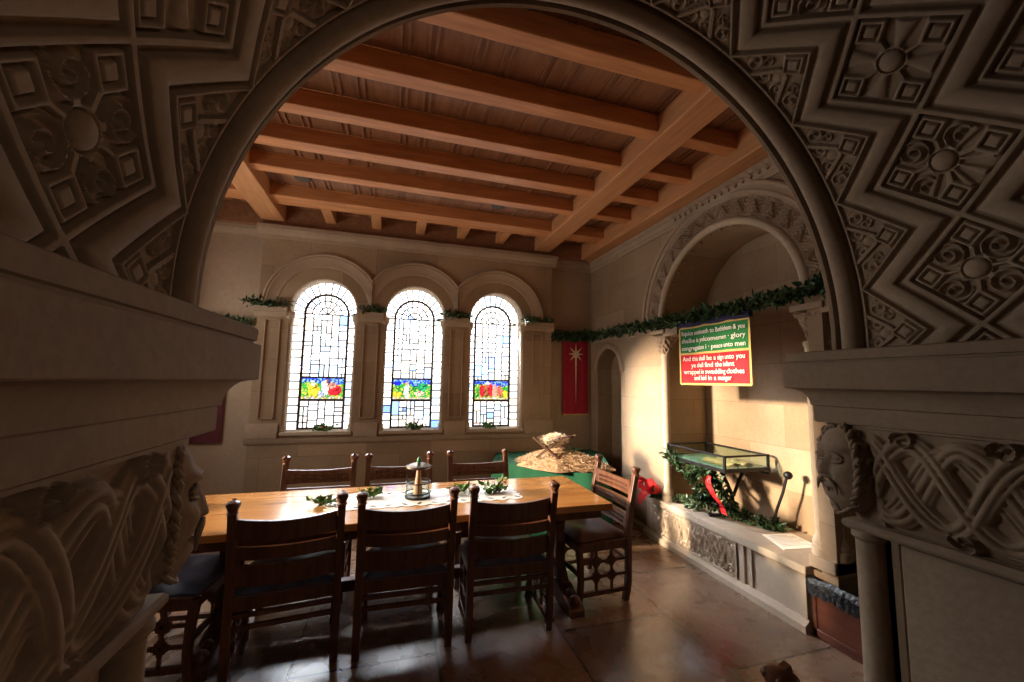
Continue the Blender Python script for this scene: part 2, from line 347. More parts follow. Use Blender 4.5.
# windows of stained glass
def window(idx, c, scene):
    rr = random.Random(40+idx); w_ = thing('window_%d' % (idx+1), (c, 5.32, SILL)); struct(w_, 'round-headed stained glass window', 'window')
    Y = 5.318; g = MB(); L = MB(); F = MB()
    def pane(poly, col): g.add([(c+x, Y, z) for x, z in poly], [tuple(range(len(poly)))]); g.c.append((*col, 1))
    def came(a, b, t=.015): L.bar((c+a[0], Y-.003, a[1]), (c+b[0], Y-.003, b[1]), t, .008, (0, 1, 0))
    def clear(z, k=0):
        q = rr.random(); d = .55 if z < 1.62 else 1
        if q < .58: col = (1*d, 1*d, 1.02*d)
        elif q < .72: col = (.95*d, .84*d, .66*d)
        elif q < .84: col = (.62*d, .78*d, 1.0*d)
        elif q < .92: col = (.95*d, .78*d, .72*d)
        elif q < .97: col = (.80*d, .92*d, .80*d)
        else: col = (.22*d, .38*d, .85*d)
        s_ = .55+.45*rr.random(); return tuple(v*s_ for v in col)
    hw, top = .245, 2.38
    # rectangular quarries of the middle light
    def rects(z0, z1):
        cols = sorted([-hw, hw] + [-hw+2*hw*(k+rr.uniform(-.12, .12))/5 for k in range(1, 5)])
        for a, b in zip(cols, cols[1:]):
            z = z0
            while z < z1-1e-4:
                h = rr.choice((.05, .08, .11, .16)); e = z+h if z+h < z1-.04 else z1
                if rr.random() < .16 and b-a > .08:
                    m = (a+b)/2; pane([(a, z), (m, z), (m, e), (a, e)], clear(z)); pane([(m, z), (b, z), (b, e), (m, e)], clear(z)); came((m, z), (m, e))
                else: pane([(a, z), (b, z), (b, e), (a, e)], clear(z))
                came((a, e), (b, e)); z = e
            came((b, z0), (b, z1))
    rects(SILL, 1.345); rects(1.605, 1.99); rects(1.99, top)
    # head: rings and spokes
    for r0, r1, k in ((0, .09, 4), (.09, .17, 7), (.17, hw, 9)):
        for i in range(k):
            a, b = PI*i/k, PI*(i+1)/k; m = (a+b)/2; P = [(r1*math.cos(a), top+r1*math.sin(a)), (r1*math.cos(m), top+r1*math.sin(m)), (r1*math.cos(b), top+r1*math.sin(b))]
            P = P + ([(0, top)] if r0 == 0 else [(r0*math.cos(b), top+r0*math.sin(b)), (r0*math.cos(m), top+r0*math.sin(m)), (r0*math.cos(a), top+r0*math.sin(a))])
            pane(P, clear(2.4)); came((r0*math.cos(a), top+r0*math.sin(a)), (r1*math.cos(a), top+r1*math.sin(a)))
            came(P[0], P[1]); came(P[1], P[2])
    # border strip
    for s in (-1, 1):
        z = SILL
        while z < SPR-.01:
            e = min(SPR, z+.095); pane([(s*hw, z), (s*.37, z), (s*.37, e), (s*hw, e)][::s], clear(z)); came((s*hw, e), (s*.37, e)); z = e
    k = 13
    for i in range(k):
        a, b = PI*i/k, PI*(i+1)/k
        pane([(hw*math.cos(a), top+hw*math.sin(a)), (.37*math.cos(a), SPR+.37*math.sin(a)), (.37*math.cos(b), SPR+.37*math.sin(b)), (hw*math.cos(b), top+hw*math.sin(b))], clear(2.5))
        came((hw*math.cos(a), top+hw*math.sin(a)), (.37*math.cos(a), SPR+.37*math.sin(a)))
    # picture band: sky, hills and figures of coloured glass
    nx, nz = 30, 16; z0, z1 = 1.345, 1.605; J = {}
    for i in range(nx+1):
        for j in range(nz+1):
            jx = rr.uniform(-.3, .3)*(0 < i < nx); jz = rr.uniform(-.3, .3)*(0 < j < nz)
            J[i, j] = (-hw+2*hw*(i+jx)/nx, z0+(z1-z0)*(j+jz)/nz)
    def pic(u, v):
        k = .45+.5*rr.random()
        sky = (.03, .07, .62) if rr.random() < .6 else (.25, .5, .9)
        hill = (.05, .42, .06) if rr.random() < .65 else (.55, .62, .08)
        base = sky if v > .72+.1*math.sin(u*7) else hill
        for fu, fv, fw, fh, col in scene:
            du = (u-fu)/fw; dv = (v-fv)/fh
            if du*du+dv*dv < 1: base = col
        if v < .12: base = (.5, .42, .08) if rr.random() < .5 else (.7, .7, .65)
        return tuple(x*k*.36 for x in base)
    for i in range(nx):
        for j in range(nz): pane([J[i, j], J[i+1, j], J[i+1, j+1], J[i, j+1]], pic((i+.5)/nx, (j+.5)/nz))
    for _ in range(26):
        i, j = rr.randrange(1, nx-4), rr.randrange(1, nz-3); came(J[i, j], J[i+2, j+1], .006); came(J[i+2, j+1], J[i+2, j+3] if j+3 <= nz else J[i+2, nz], .006)
    g.build('glass', 'glass', w_, smooth=False); L.build('leading', 'lead', w_, smooth=False)
    for s in (-1, 1): F.box(c+s*hw-.013, c+s*hw+.013, Y-.03, Y-.004, SILL, top)
    for z in (SILL+.014, 1.335, 1.61): F.box(c-hw, c+hw, Y-.028, Y-.004, z-.011, z+.011)
    F.box(c-.37, c+.37, Y-.026, Y-.004, top-.007, top+.007)
    arch_sweep(F, XZ(Y-.03), c, top, [(hw-.013, 0), (hw+.013, 0), (hw+.013, .026), (hw-.013, .026), (hw-.013, 0)], n=30)
    F.build('iron_frame', 'frame', w_, smooth=False)
W_, RD, YL, BR, PK = (.95, .92, .85), (.85, .03, .04), (.85, .62, .05), (.45, .16, .06), (.85, .35, .25)
window(0, WC[0], [(.30, .42, .13, .34, YL), (.28, .74, .06, .12, W_), (.55, .52, .10, .36, W_), (.47, .25, .08, .16, (.55, .65, .9)), (.78, .42, .16, .26, RD), (.70, .66, .10, .14, PK), (.60, .84, .05, .10, BR)])
window(1, WC[1], [(.38, .45, .07, .40, W_), (.37, .80, .05, .10, PK), (.14, .25, .14, .14, YL), (.78, .62, .14, .22, (.04, .45, .16)), (.70, .30, .14, .12, (.85, .6, .45)), (.12, .80, .12, .1, (.02, .03, .7))])
window(2, WC[2], [(.24, .45, .07, .36, RD), (.36, .48, .06, .40, BR), (.48, .50, .07, .38, RD), (.60, .45, .07, .38, PK), (.74, .45, .08, .30, (.80, .2, .12)), (.40, .86, .06, .08, W_), (.9, .3, .08, .2, YL)])

# left wall, pierced by windows, never seen head-on
mb = MB(); arch_wall(mb, YZ(XL-.3), 1.3, 5.5, 0, 3.6, [((a+b)/2, (b-a)/2, 1.0, 2.66) for a, b in LWIN], 0, .3)
struct(mb.build('wall_left', 'wall', smooth=False), 'side wall with round-headed windows', 'wall')
# hall behind the camera
struct(MB().box(-2.75, -2.55, -4.7, 1.3, 0, 4).build('wall_hall_left', 'plaster', smooth=False), 'hall wall', 'wall')
struct(MB().box(5.2, 5.4, -4.7, 5.6, 0, 4).build('wall_hall_right', 'plaster', smooth=False), 'hall wall', 'wall')
struct(MB().box(-2.75, 5.4, -4.9, -4.5, 0, 4).build('wall_hall_back', 'plaster', smooth=False), 'hall end wall', 'wall')
struct(MB().box(-2.75, 5.4, -4.7, .6, 3.8, 4).build('ceiling_hall', 'plaster', smooth=False), 'hall ceiling', 'ceiling')

# ------------------------------------------------------------------ right wall, niche and bench
NC, NZ, NR = 2.80, 2.23, .77          # niche centre, springing, inner radius
mb = MB()
arch_wall(mb, YZ(XR), 1.93, 5.19, 0, 3.6, [(NC, NR, .40, NZ), (4.69, .30, .0, 1.75)], 0, .53, back=False)
mb.box(XR, XR+.4, 1.3, 1.93, 2.16, 3.6); mb.box(2.99, 3.2, 1.3, 2.03, 0, 2.16)
wr = struct(mb.build('wall_right', 'wall', org=(XR, 3.3, 0), smooth=False), 'stone wall with a deep round-headed niche', 'wall')
MB().box(XR+.53, XR+.6, 1.95, 3.65, .3, 3.15).build('niche_back', 'wall', wr, smooth=False)
MB().box(XR+.22, XR+.3, 4.3, 5.1, 0, 2.15).build('blind_arch_back', 'wall', wr, smooth=False)
m_ = MB(); arch_sweep(m_, YZ(XR), 4.69, 1.75, [(.30, 0), (.30, -.02), (.33, -.025), (.345, -.012), (.36, -.02), (.375, 0)]); m_.build('blind_arch_moulding', 'trim', wr)
m_ = MB(); strip(m_, YZ(XR), 1.3, 5.19, [(o*.62, z) for o, z in CORN])
leaf_ = [(1.4+.075*k) for k in range(26)]
for y in leaf_: m_.bar((XR-.045, y, 3.255), (XR-.06, y+.055, 3.315), .03, .022)
m_.build('cornice', 'trim', wr)
m_ = MB(); strip(m_, YZ(XR), 3.64, 5.19, [(0, 2.15), (.015, 2.16), (.02, 2.2), (0, 2.22)])
strip(m_, YZ(XR), 3.70, 5.19, [(0, 0), (.045, 0), (.045, .05), (.03, .065), (0, .07)]); m_.build('string_course', 'trim', wr)
na = thing('niche_arch', (XR, NC, 0), 'large round arch with chevron carving framing the wall niche above the bench', 'arch')
m_ = MB(); arch_sweep(m_, YZ(XR), NC, NZ, [(1.10, 0), (1.10, -.028), (1.085, -.04), (1.06, -.035), (1.055, -.02), (1.03, -.022), (1.02, -.03), (1.0, -.026), (.99, -.008), (.975, -.008)], n=64)
m_.build('outer_moulding', 'trim', na)
m_ = MB(); arch_sweep(m_, YZ(XR), NC, NZ, round_prof(NR+.015, -.008, .032, 10), n=64); m_.build('inner_roll', 'pale', na)
# chevron band as relief
ns, nr = 420, 26; th = np.linspace(0, PI, ns+1)[:, None]; rr_ = np.linspace(NR+.04, .98, nr+1)[None, :]
ph = (th*17/PI*1.0) % 1.0; tri = np.abs(ph*2-1); t_ = (rr_-(NR+.04))/(.94-NR)
h = np.zeros((ns+1, nr+1))
for off in (-.25, 0, .25, .5, -.5, .75, -.75):
    d = np.abs(t_ - (tri*.62+.19) - off*.8); h = np.maximum(h, np.where(d < .055, .026*(1-(d/.055)**2)**.5, 0) if off in (0,) else np.where(d < .035, .012, 0))
h += .0025*np.sin(th*170)*np.sin(rr_*220)
P = np.stack([np.broadcast_to(XR-.004-h, h.shape), NC+rr_*np.cos(th), NZ+rr_*np.sin(th)], -1)
MB().grid(P).build('chevron_band', 'carve', na)
# bosses just inside the arch
for i in range(19):
    a = PI*(i+.5)/19; MB().sphere((XR+.05, NC+(NR-.005)*math.cos(a), NZ+(NR-.005)*math.sin(a)), .018, n=8, m=6).build('boss', 'carve', na)
def capital(x, y, ztop, w, parent, shafts, zbase, nmz='niche'):
    """carved cushion capital with abacus over slender shafts"""
    m_ = MB(); strip(m_, (lambda u, v, q: (u, y-w-q, v)), x-w, x+w, [(-2*w, ztop-.075), (0, ztop-.075), (.012, ztop-.05), (.02, ztop-.045), (.02, ztop), (-2*w, ztop)])
    m_.box(x-w-.02, x+w+.02, y-w-.015, y+w+.015, ztop-.045, ztop); m_.build('abacus', 'trim', parent, bevel=.004)
    n, k = 64, 30; P = np.zeros((n, k+1, 3))
    for i in range(n):
        a = 2*PI*i/n; ca, sa = math.cos(a), math.sin(a); q = max(abs(ca), abs(sa))
        for j in range(k+1):
            t = j/k; rad = (.55+.42*t**1.5)*w; sq = t*.8; r = rad*(1-sq)+rad/q*sq
            r += .012*(math.sin(a*6+t*9)*math.sin(t*11+a*3) > .1) + .008*math.sin(a*11)*math.cos(t*14)
            P[i, j] = (x+r*ca, y+r*sa, ztop-.26+t*.195)
    MB().grid(P, closed=True).build('carved_bell', 'carve', parent)
    for sx, sy in shafts:
        m_ = MB(); m_.lathe((x+sx, y+sy, 0), [(.062, zbase), (.062, zbase+.05), (.05, zbase+.06), (.056, zbase+.085), (.040, zbase+.12), (.036, zbase+.14), (.036, ztop-.30), (.045, ztop-.285), (.045, ztop-.265), (.038, ztop-.255)], 16)
        m_.build('shaft', 'pale', parent)
for (x, y, zb, lab) in ((2.78, 3.60, .42, 'slender shaft with carved capital at the far side of the niche'), (2.81, 2.02, .50, 'slender shaft with carved capital at the near side of the niche, right of the hanging sign')):
    c_ = thing('niche_column', (x, y, zb), lab, 'column'); capital(x, y, 2.17, .10, c_, ((-.035, -.03), (.04, .045)) if y > 3 else ((-.045, .03), (-.02, -.055)), zb)
m_ = MB().box(2.70, 3.2, 1.93, 2.10, .42, .50); m_.build('pedestal', 'trim', c_, bevel=.006)

be = thing('stone_bench', (2.95, 2.95, 0), 'long pale stone bench with a carved interlace front panel below the niche', 'bench')
MB().box(2.655, XR+.53, 2.09, 3.87, .362, .42).build('bench_slab', 'pale', be, bevel=.006)
MB().box(2.69, XR+.53, 2.11, 3.86, 0, .365).build('bench_body', 'pale', be)
m_ = MB(); strip(m_, YZ(2.69), 2.10, 3.87, [(0, 0), (.05, 0), (.05, .045), (.022, .06), (.012, .075), (0, .075)]); m_.build('bench_plinth', 'pale', be)
for a, b in ((2.60, 2.655), (2.53, 2.56), (3.755, 3.80), (2.11, 2.15)): MB().box(2.677, 2.70, a, b, .06, .365).build('pilaster_strip', 'pale', be)

def spiral(x, y, cx, cy, rad, turns=1.6, hand=1, pitch=None):
    dx, dy = x-cx, y-cy; r = np.hypot(dx, dy); a = np.arctan2(dy, dx)*hand
    q = (r/rad*turns - a/(2*PI)) % 1.0
    return np.where(r < rad, np.clip(1.15-np.abs(q-.5)*3.4, 0, 1), 0)
def braid(s, v, L, ns, w, amp=.36, hand=1):
    """plaited strands; s length along, v height 0..1 measured in metres by H"""
    h = np.zeros(np.broadcast(s, v[0]).shape); H = v[1]; z = v[0]*H
    for k in range(ns):
        p = hand*2*PI*s/L + 2*PI*k/ns; c = (.5+amp*np.sin(p))*H; sl = amp*H*2*PI/L*np.cos(p)
        d = np.abs(z-c)/np.sqrt(1+sl*sl)/w
        b = np.where(d < 1, (1-d**6)*(.78+.22*np.cos(2*p+k*PI)) - .34*np.exp(-(d/.13)**2) - .22*np.exp(-((d-.70)/.09)**2), 0)
        h = np.maximum(h, b)
    return h
# carved panel on the bench front
Ya, Yb, za, zb = 2.662, 3.75, .075, .355
ys = np.linspace(Ya, Yb, 300)[:, None]; zs = np.linspace(za, zb, 84)[None, :]; Hh = zb-za
s_, v_ = ys-Ya, (zs-za)/Hh
h = np.maximum(braid(s_, (v_, Hh), .26, 5, .015, .42), .8*braid(s_, (v_, Hh), .40, 3, .011, .30, -1))
for k in range(9):
    for j in range(2): h = np.maximum(h, .95*spiral(s_, zs-za, .06+.12*k, .06+.16*j, .036, 1.6, 1 if (k+j) % 2 else -1))
edge = np.minimum(np.minimum(s_, Yb-ys), np.minimum(zs-za, zb-zs)); h = np.where(edge < .008, 1.0, np.where(edge < .014, 0, h))
P = np.stack([np.broadcast_to(2.690-.024*h, h.shape), np.broadcast_to(ys, h.shape), np.broadcast_to(zs, h.shape)], -1)
MB().grid(P).build('carved_panel', 'pale', be)

# ------------------------------------------------------------------ timber ceiling
m_ = MB().box(XL-.3, XR+.5, 1.2, 5.5, 3.575, 3.68)
ce = struct(m_.build('ceiling', 'board', org=(0, 3, 3.575), smooth=False), 'boarded timber ceiling', 'ceiling')
m_ = MB(); x = XL
while x < XR:
    for q in (0, .045, .16, .205): m_.box(x+q, x+q+.014, 1.25, 5.1, 3.562, 3.576)
    x += .44
m_.build('batten', 'board', ce)
def beam(name, box, mat, lab, group=None):
    tag(MB().box(*box).build(name, mat, bevel=.008), lab, 'beam', group)
for a, b, l in ((-1.53, -1.28, 'wide ceiling beam at the left, running from the window wall towards the arch'), (1.78, 2.01, 'wide ceiling beam at the right, running from the window wall towards the arch')):
    beam('ceiling_beam', (a, b, 1.3, 5.03, 3.395, 3.574), 'beamy', l)
beam('ceiling_beam', (2.50, 2.715, 1.3, 5.15, 3.34, 3.574), 'beamy', 'wall beam running along the top of the right-hand niche wall')
for x, y, l in ((-.94, 4.17, 'at the left, over the left window'), (1.04, 4.17, 'near the right end of the third bay'), (2.2, 3.97, 'beside the wide right-hand beam')):
    o_ = tag(MB().lathe((x, y, 3.535), [(.05, 0), (.065, .004), (.075, .012), (.075, .03)], 24).build('ceiling_grille', 'frame'), 'small round dark grille in the ceiling boards, '+l, 'vent')
J = [(1.835, 1.945, 'nearest the stone archway, cut off by its crown'), (2.335, 2.45, 'second from the stone archway'), (2.84, 2.955, 'third from the stone archway'), (3.31, 3.445, 'fourth from the stone archway'), (3.79, 3.91, 'second from the window wall'), (4.40, 4.63, 'nearest the window wall, with short joists behind it')]
for a, b, l in J:
    beam('ceiling_joist', (XL, 2.52, a, b, 3.44, 3.573), 'beam', 'cross joist of the timber ceiling, '+l, 'cross joists of the ceiling')
for k, l in enumerate(('leftmost, above the left window', 'second from the left, left of the middle window', 'above the middle window', 'fourth from the left, between middle and right windows', 'rightmost, above the right window')):
    x = -.795+.52*k; beam('short_joist', (x-.055, x+.055, 4.62, 5.05, 3.44, 3.573), 'beamy', 'short ceiling joist against the window wall, '+l, 'short joists at the window wall')
tag(MB().box(-2.25, 2.6, 5.035, 5.2, 3.335, 3.574).build('wall_plate', 'board', bevel=.004), 'dark timber plate along the top of the window wall', 'beam')

# ------------------------------------------------------------------ near archway
AX, AZ, AR = .679, 1.82, 1.215
mb = MB(); arch_wall(mb, XZ(.36), -2.6, 5.2, 0, 3.8, [(AX, 1.30, 0, AZ)], 0, .925)
struct(mb.build('wall_front', 'near', org=(AX, .8, 0), smooth=False), 'thick stone wall pierced by the archway', 'wall')
arc = thing('stone_archway', (AX, .8, 1.757), 'dark carved stone arch in the foreground with diamond panels, zigzags and a roll edge', 'arch')
f3 = lambda u, v, w: (u, w, v)
P = [(1.24, 1.160), (1.215, 1.163), (1.215, 1.170), (1.248, 1.178), (1.252, 1.198)] + round_prof(1.226, 1.230, .034, 10, PI*.75-.0, PI*.75-.0) [:0]
P += [(1.226+.036*math.cos(a), 1.232+.036*math.sin(a)) for a in np.linspace(-PI*.35, -PI*1.65, 12)]
P += [(1.258, 1.270), (1.256, 1.286), (1.211, 1.288), (1.209, 1.302), (1.215, 1.308), (1.31, 1.308)]
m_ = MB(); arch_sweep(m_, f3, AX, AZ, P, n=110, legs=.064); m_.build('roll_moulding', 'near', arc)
st = .0033; S0, S1 = -.066, PI*AR+.066
s = np.arange(S0, S1, st)[:, None]; t = np.arange(.455, 1.166, st)[None, :] - .82
cell = 18*PI/180*AR; idx = np.floor(s/cell); sc = s-(idx+.5)*cell; hd = cell/2; at = np.abs(t); asx = np.abs(sc)
m1 = asx+at; h = np.zeros(m1.shape)
d = (m1-hd)/math.sqrt(2)                                         # distance beyond the diamond edge
band = (d >= 0) & (d <= .109)
def sb(x, lo, hi, w=.005): return np.clip((x-lo)/w+.5, 0, 1)*np.clip((hi-x)/w+.5, 0, 1)
hb = -.008 + .020*sb(d, -.012, .010) + .020*sb(d, .099, .118) + sb(d, .026, .083)*(.014+.014*np.sqrt(np.clip(1-((d-.0545)/.030)**2, 0, 1)))
h = np.where(band, hb, h)
p, q = (sc+t)/math.sqrt(2), (sc-t)/math.sqrt(2); ap, aq = np.abs(p), np.abs(q); a_ = hd/math.sqrt(2); inner = np.maximum(ap, aq)
kind = (2-idx.astype(int) % 3)
pp, qq = np.broadcast_arrays(p, q)
def ridge(d, w, a): return np.where(np.abs(d) < w, a*np.sqrt(np.clip(1-(d/w)**2, 0, 1)), 0)
app, aqq = np.abs(pp), np.abs(qq)
sq = np.maximum(np.abs(app-.084), np.abs(aqq-.084))               # squares in the four tips
tips = np.maximum(ridge(sq-.029, .0075, .017), sb(sq, -9, .017)*.014); tips = np.maximum(tips, np.where((np.abs(app-aqq) < .008) & (app < .06) & (app > .02), .014, 0))
rr0 = np.hypot(pp, qq); boss = np.where(rr0 < .030, .016*np.sqrt(np.clip(1-(rr0/.030)**2, 0, 1))+.004, 0)
scr = np.zeros(pp.shape)
for cx, cy, hn in ((.088, .0, 1), (-.088, 0, 1), (0, .088, -1), (0, -.088, -1)):
    scr = np.maximum(scr, .019*spiral(pp, qq, cx, cy, .045, 1.9, hn)); scr = np.maximum(scr, np.where((np.abs(pp*(cy != 0)+qq*(cx != 0)) < .009) & (rr0 > .025) & (rr0 < .05) & (pp*cx+qq*cy > 0), .014, 0))
pet = np.zeros(pp.shape)
for u, v in ((pp, qq), (qq, pp)):
    au = np.abs(u); wv = .008+.28*np.clip(au-.035, 0, 1)
    pet = np.maximum(pet, np.where((au > .04) & (au < .115) & (np.abs(v) < wv), .012*np.sqrt(np.clip(1-(v/np.maximum(wv, 1e-4))**2, 0, 1)), 0))
ang = np.arctan2(qq, pp); fan = np.where((rr0 > .035) & (rr0 < .118), .012*np.clip(np.cos(ang*14)*1.6, 0, 1)*(np.minimum(app, aqq) < .055), 0)
var = np.where(kind == 0, pet, np.where(kind == 1, np.maximum(scr*(np.abs(ang) < 1.7), fan*(np.abs(ang) >= 1.7)), scr))
dia = np.maximum(tips, var); bs_ = np.clip((.046-rr0)/.005, 0, 1); bo_ = np.where(rr0 < .033, .006+.016*np.sqrt(np.clip(1-(rr0/.033)**2, 0, 1)), -.002+.014*np.clip((rr0-.034)/.004, 0, 1)); dia = dia*(1-bs_)+bo_*bs_ - .008
fr_ = np.clip((inner-(a_-.018))/.004, 0, 1); dia = dia*(1-fr_) + fr_*(-.012+.024*np.clip((inner-(a_-.011))/.004, 0, 1))
h = np.where(d < 0, dia, h)
# triangles between zigzag and roll
us = sc - np.sign(sc)*hd; tt = at-.154                          # apex at (0,0), base at tt=.19
tri_ = d > .109; de = d-.109
T = np.maximum(.012*spiral(np.abs(us), tt, .105, .150, .034, 1.4, 1), .012*spiral(np.abs(us), tt, .036, .158, .030, 1.3, -1))
sq2 = np.abs(us)+np.abs(tt-.066); T = np.maximum(T, np.maximum(ridge(sq2-.040, .008, .012), sb(sq2, -9, .024)*.010))
T = np.maximum(T, np.where((np.abs(np.abs(us)*1.0-(tt-.085)*.75) < .010) & (tt > .1), .012, 0)); T = np.maximum(T, ridge(np.hypot(us, tt-.128)-.0, .022, .012))
T = np.maximum(T, .010*spiral(np.abs(us), tt, .072, .118, .020, 1.2, 1))
h = np.where(tri_, np.where(de < .010, .012-.022*np.clip(de/.006, 0, 1), T-.008), h)
rad = AR+.006-h; S_ = np.broadcast_to(s, h.shape); T_ = np.broadcast_to(t+.82, h.shape)
ths = np.clip(S_/AR, 0, PI); drop = np.where(S_ < 0, S_, np.where(S_ > PI*AR, PI*AR-S_, 0))
P = np.stack([AX+rad*np.cos(ths), T_, AZ+rad*np.sin(ths)+drop], -1)
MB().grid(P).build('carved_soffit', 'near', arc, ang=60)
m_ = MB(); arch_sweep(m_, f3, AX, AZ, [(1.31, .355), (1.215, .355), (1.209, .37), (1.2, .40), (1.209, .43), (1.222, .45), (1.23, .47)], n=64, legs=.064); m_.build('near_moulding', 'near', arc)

def pier(sg, lab):
    root = thing('stone_pier', (AX+sg*1.45, .9, 0), lab, 'pier')
    def path(o, out=.9):                                     # outline of the pier top, offset o, from near side round the room corner
        return [(AX+sg*(1.27-o), .36-.0), (AX+sg*(1.27-o), 1.27+o), (AX+sg*(1.27+out), 1.27+o)]
    def sweep(prof, name, mat='near', out=.9, near=.36, bev=0):
        P = np.array([[(x, y, z) for x, y in path(o, out)] for o, z in prof]); P[:, 0, 1] = near - np.array([max(0, o) for o, z in prof])
        # near side return
        Q = np.array([[(AX+sg*(1.27+out), near-max(0, o), z)] + [tuple(p) for p in P[i]] for i, (o, z) in enumerate(prof)])
        m_ = MB(); m_.grid(Q); m_.build(name, mat, root, ang=30)
    sweep([(-.04, 1.757), (.160, 1.757), (.170, 1.752), (.172, 1.742), (.170, 1.715), (.163, 1.712), (.163, 1.705), (.178, 1.703), (.180, 1.700), (.180, 1.594), (.176, 1.591), (.165, 1.59)]
          + [(.165-.055*math.sin(a), 1.518+.072*math.cos(a)) for a in np.linspace(0, PI/2, 8)] + [(.101, 1.513), (.103, 1.508), (.103, 1.447), (.098, 1.443), (-.03, 1.443)], 'impost')
    # jamb below
    m_ = MB(); x0, x1 = sorted((AX+sg*1.30, AX+sg*2.1)); m_.box(x0, x1, .365, 1.285, 0, 1.45)
    x0, x1 = sorted((AX+sg*1.262, AX+sg*1.31)); m_.box(x0, x1, .42, 1.135, .10, .985)
    x0, x1 = sorted((AX+sg*1.275, AX+sg*1.31)); m_.box(x0, x1, 1.146, 1.175, .10, 1.0)
    x0, x1 = sorted((AX+sg*1.22, AX+sg*1.35)); m_.box(x0, x1, .33, 1.32, 0, .10)
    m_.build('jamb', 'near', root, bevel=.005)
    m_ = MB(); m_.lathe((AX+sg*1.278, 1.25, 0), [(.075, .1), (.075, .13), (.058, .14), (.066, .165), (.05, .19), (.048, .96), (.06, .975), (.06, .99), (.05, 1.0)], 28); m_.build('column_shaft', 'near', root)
    # carved frieze wrapping the corner
    z0, z1 = 1.035, 1.445; H = z1-z0; zz = np.arange(z0, z1+.002, .004)[None, :]; v = (zz-z0)/H
    Lj = 1.25-.36; s = np.arange(0, Lj+.5, .004)[:, None]
    o = .012+.078*np.sqrt(np.clip(1-(1-v)**2.2, 0, 1))
    u = s-.1
    h = braid(u, (v, H), .46, 3, .036, .35)
    for k in range(-1, 8):
        for j in (0, 1):
            cx = .065+.26*k+.13*j; cz = .045 if j else H-.045
            h = np.maximum(h, .95*spiral(u, zz-z0, cx, cz, .042, 1.5, 1 if j else -1))
    h = np.maximum(h, .75*braid(u+.1, (v, H), .46, 2, .022, .32, -1))
    ed = np.minimum(zz-z0, z1-zz); h = np.where(ed < .012, .5, h); h = (h*.036)*np.clip((Lj-.07-s)/.04, 0, 1)-.008
    corner = .055*np.exp(-((s-Lj-.02)/.09)**2)*0
    rho = .008+o+h+corner; qa = .09*PI/2; phi = np.clip((s-Lj)/qa*PI/2, 0, PI/2); ext = np.clip(s-Lj-qa, 0, 9)
    off = 1.278-rho*np.cos(phi)+ext; Y = np.where(s < Lj, .36+s, 1.25+rho*np.sin(phi))
    P = np.stack([AX+sg*off, np.broadcast_to(Y, off.shape), np.broadcast_to(zz, off.shape)], -1)
    fr = MB().grid(P).build('carved_frieze', 'near', root, ang=60)
    sweep([(-.02, 1.04), (.026, 1.04), (.042, 1.036), (.050, 1.025), (.050, 1.012), (.042, 1.000), (.02, .994), (-.03, .99)], 'necking')
    # bearded head on the corner
    cx, cy, cz = AX+sg*(1.215 if sg > 0 else 1.250), 1.275, 1.255; F = Vector((-sg*.93, .368, 0)); Rr = Vector((F.y, -F.x, 0)) * 1; U = Vector((0, 0, 1))
    A_, B_, C_ = .115, .088, .178; cen = Vector((cx, cy, cz))
    def w3(x, y, z): return cen + Rr*x + F*y + U*z
    n1, n2 = 120, 96; P = np.zeros((n1, n2+1, 3))
    lon = np.linspace(-PI, PI, n1, endpoint=False)[:, None]; lat = np.linspace(-PI/2, PI/2, n2+1)[None, :]
    ux = np.cos(lat)*np.sin(lon); uy = np.cos(lat)*np.cos(lon); uz = np.sin(lat)*np.ones_like(lon)
    e = .82; sx = np.sign(ux)*np.abs(ux)**e; sy = np.sign(uy)*np.abs(uy)**e
    X = A_*sx; Yv = B_*sy; Z = C_*np.sign(uz)*np.abs(uz)**.95; front = np.clip(uy*1.4, 0, 1)
    xx, zz2 = X, Z
    g = lambda x0, z0_, wx, wz: np.exp(-((xx-x0)/wx)**2-((zz2-z0_)/wz)**2)
    nose_t = np.clip((.062-zz2)/.085, 0, 1)*(zz2 > -.030)
    dsp = (.034 if sg > 0 else .024)*np.exp(-(xx/(.010+.009*nose_t))**2)*nose_t**.8
    dsp = dsp + .010*(g(-.017, -.018, .010, .012)+g(.017, -.018, .010, .012))
    for sd_ in (-1, 1):
        dsp = dsp + .020*np.exp(-((xx-sd_*.045)/.038)**2-((zz2-.080)/.012)**2) - .024*g(sd_*.045, .045, .026, .024) + .011*g(sd_*.055, -.02, .026, .028)
    dsp = dsp + .010*g(0, -.052, .030, .008) - .010*g(0, -.0625, .034, .0035) + .010*g(0, -.073, .024, .008) + .014*g(0, -.115, .040, .03)
    Yv = Yv + dsp*front
    P = np.array(cen)[None, None] + X[..., None]*np.array(Rr) + Yv[..., None]*np.array(F) + Z[..., None]*np.array(U)
    MB_h = MB().grid(P, closed=True)
    for sd_ in (-1, 1):                                       # eyes with heavy lids, ears
        ec = (sd_*.045, B_*.86-.010, .045)
        MB_h.sphere(w3(*ec), .020, n=16, m=12); MB_h.sphere(w3(ec[0]-sd_*.002, ec[1]+.0185, ec[2]), .0055, n=8, m=6)
        for a0, a1, zz3 in ((.15, PI-.15, 1), (PI+.2, 2*PI-.2, 1)):
            MB_h.tube([w3(ec[0]+.029*math.cos(a), ec[1]+.017-.012*math.cos(a)**2, ec[2]+.0165*math.sin(a)) for a in np.linspace(a0, a1, 9)], .0055, 6)
    head = MB_h.build('carved_head', 'near', root, ang=60)
    m_ = MB(); r2 = random.Random(5)
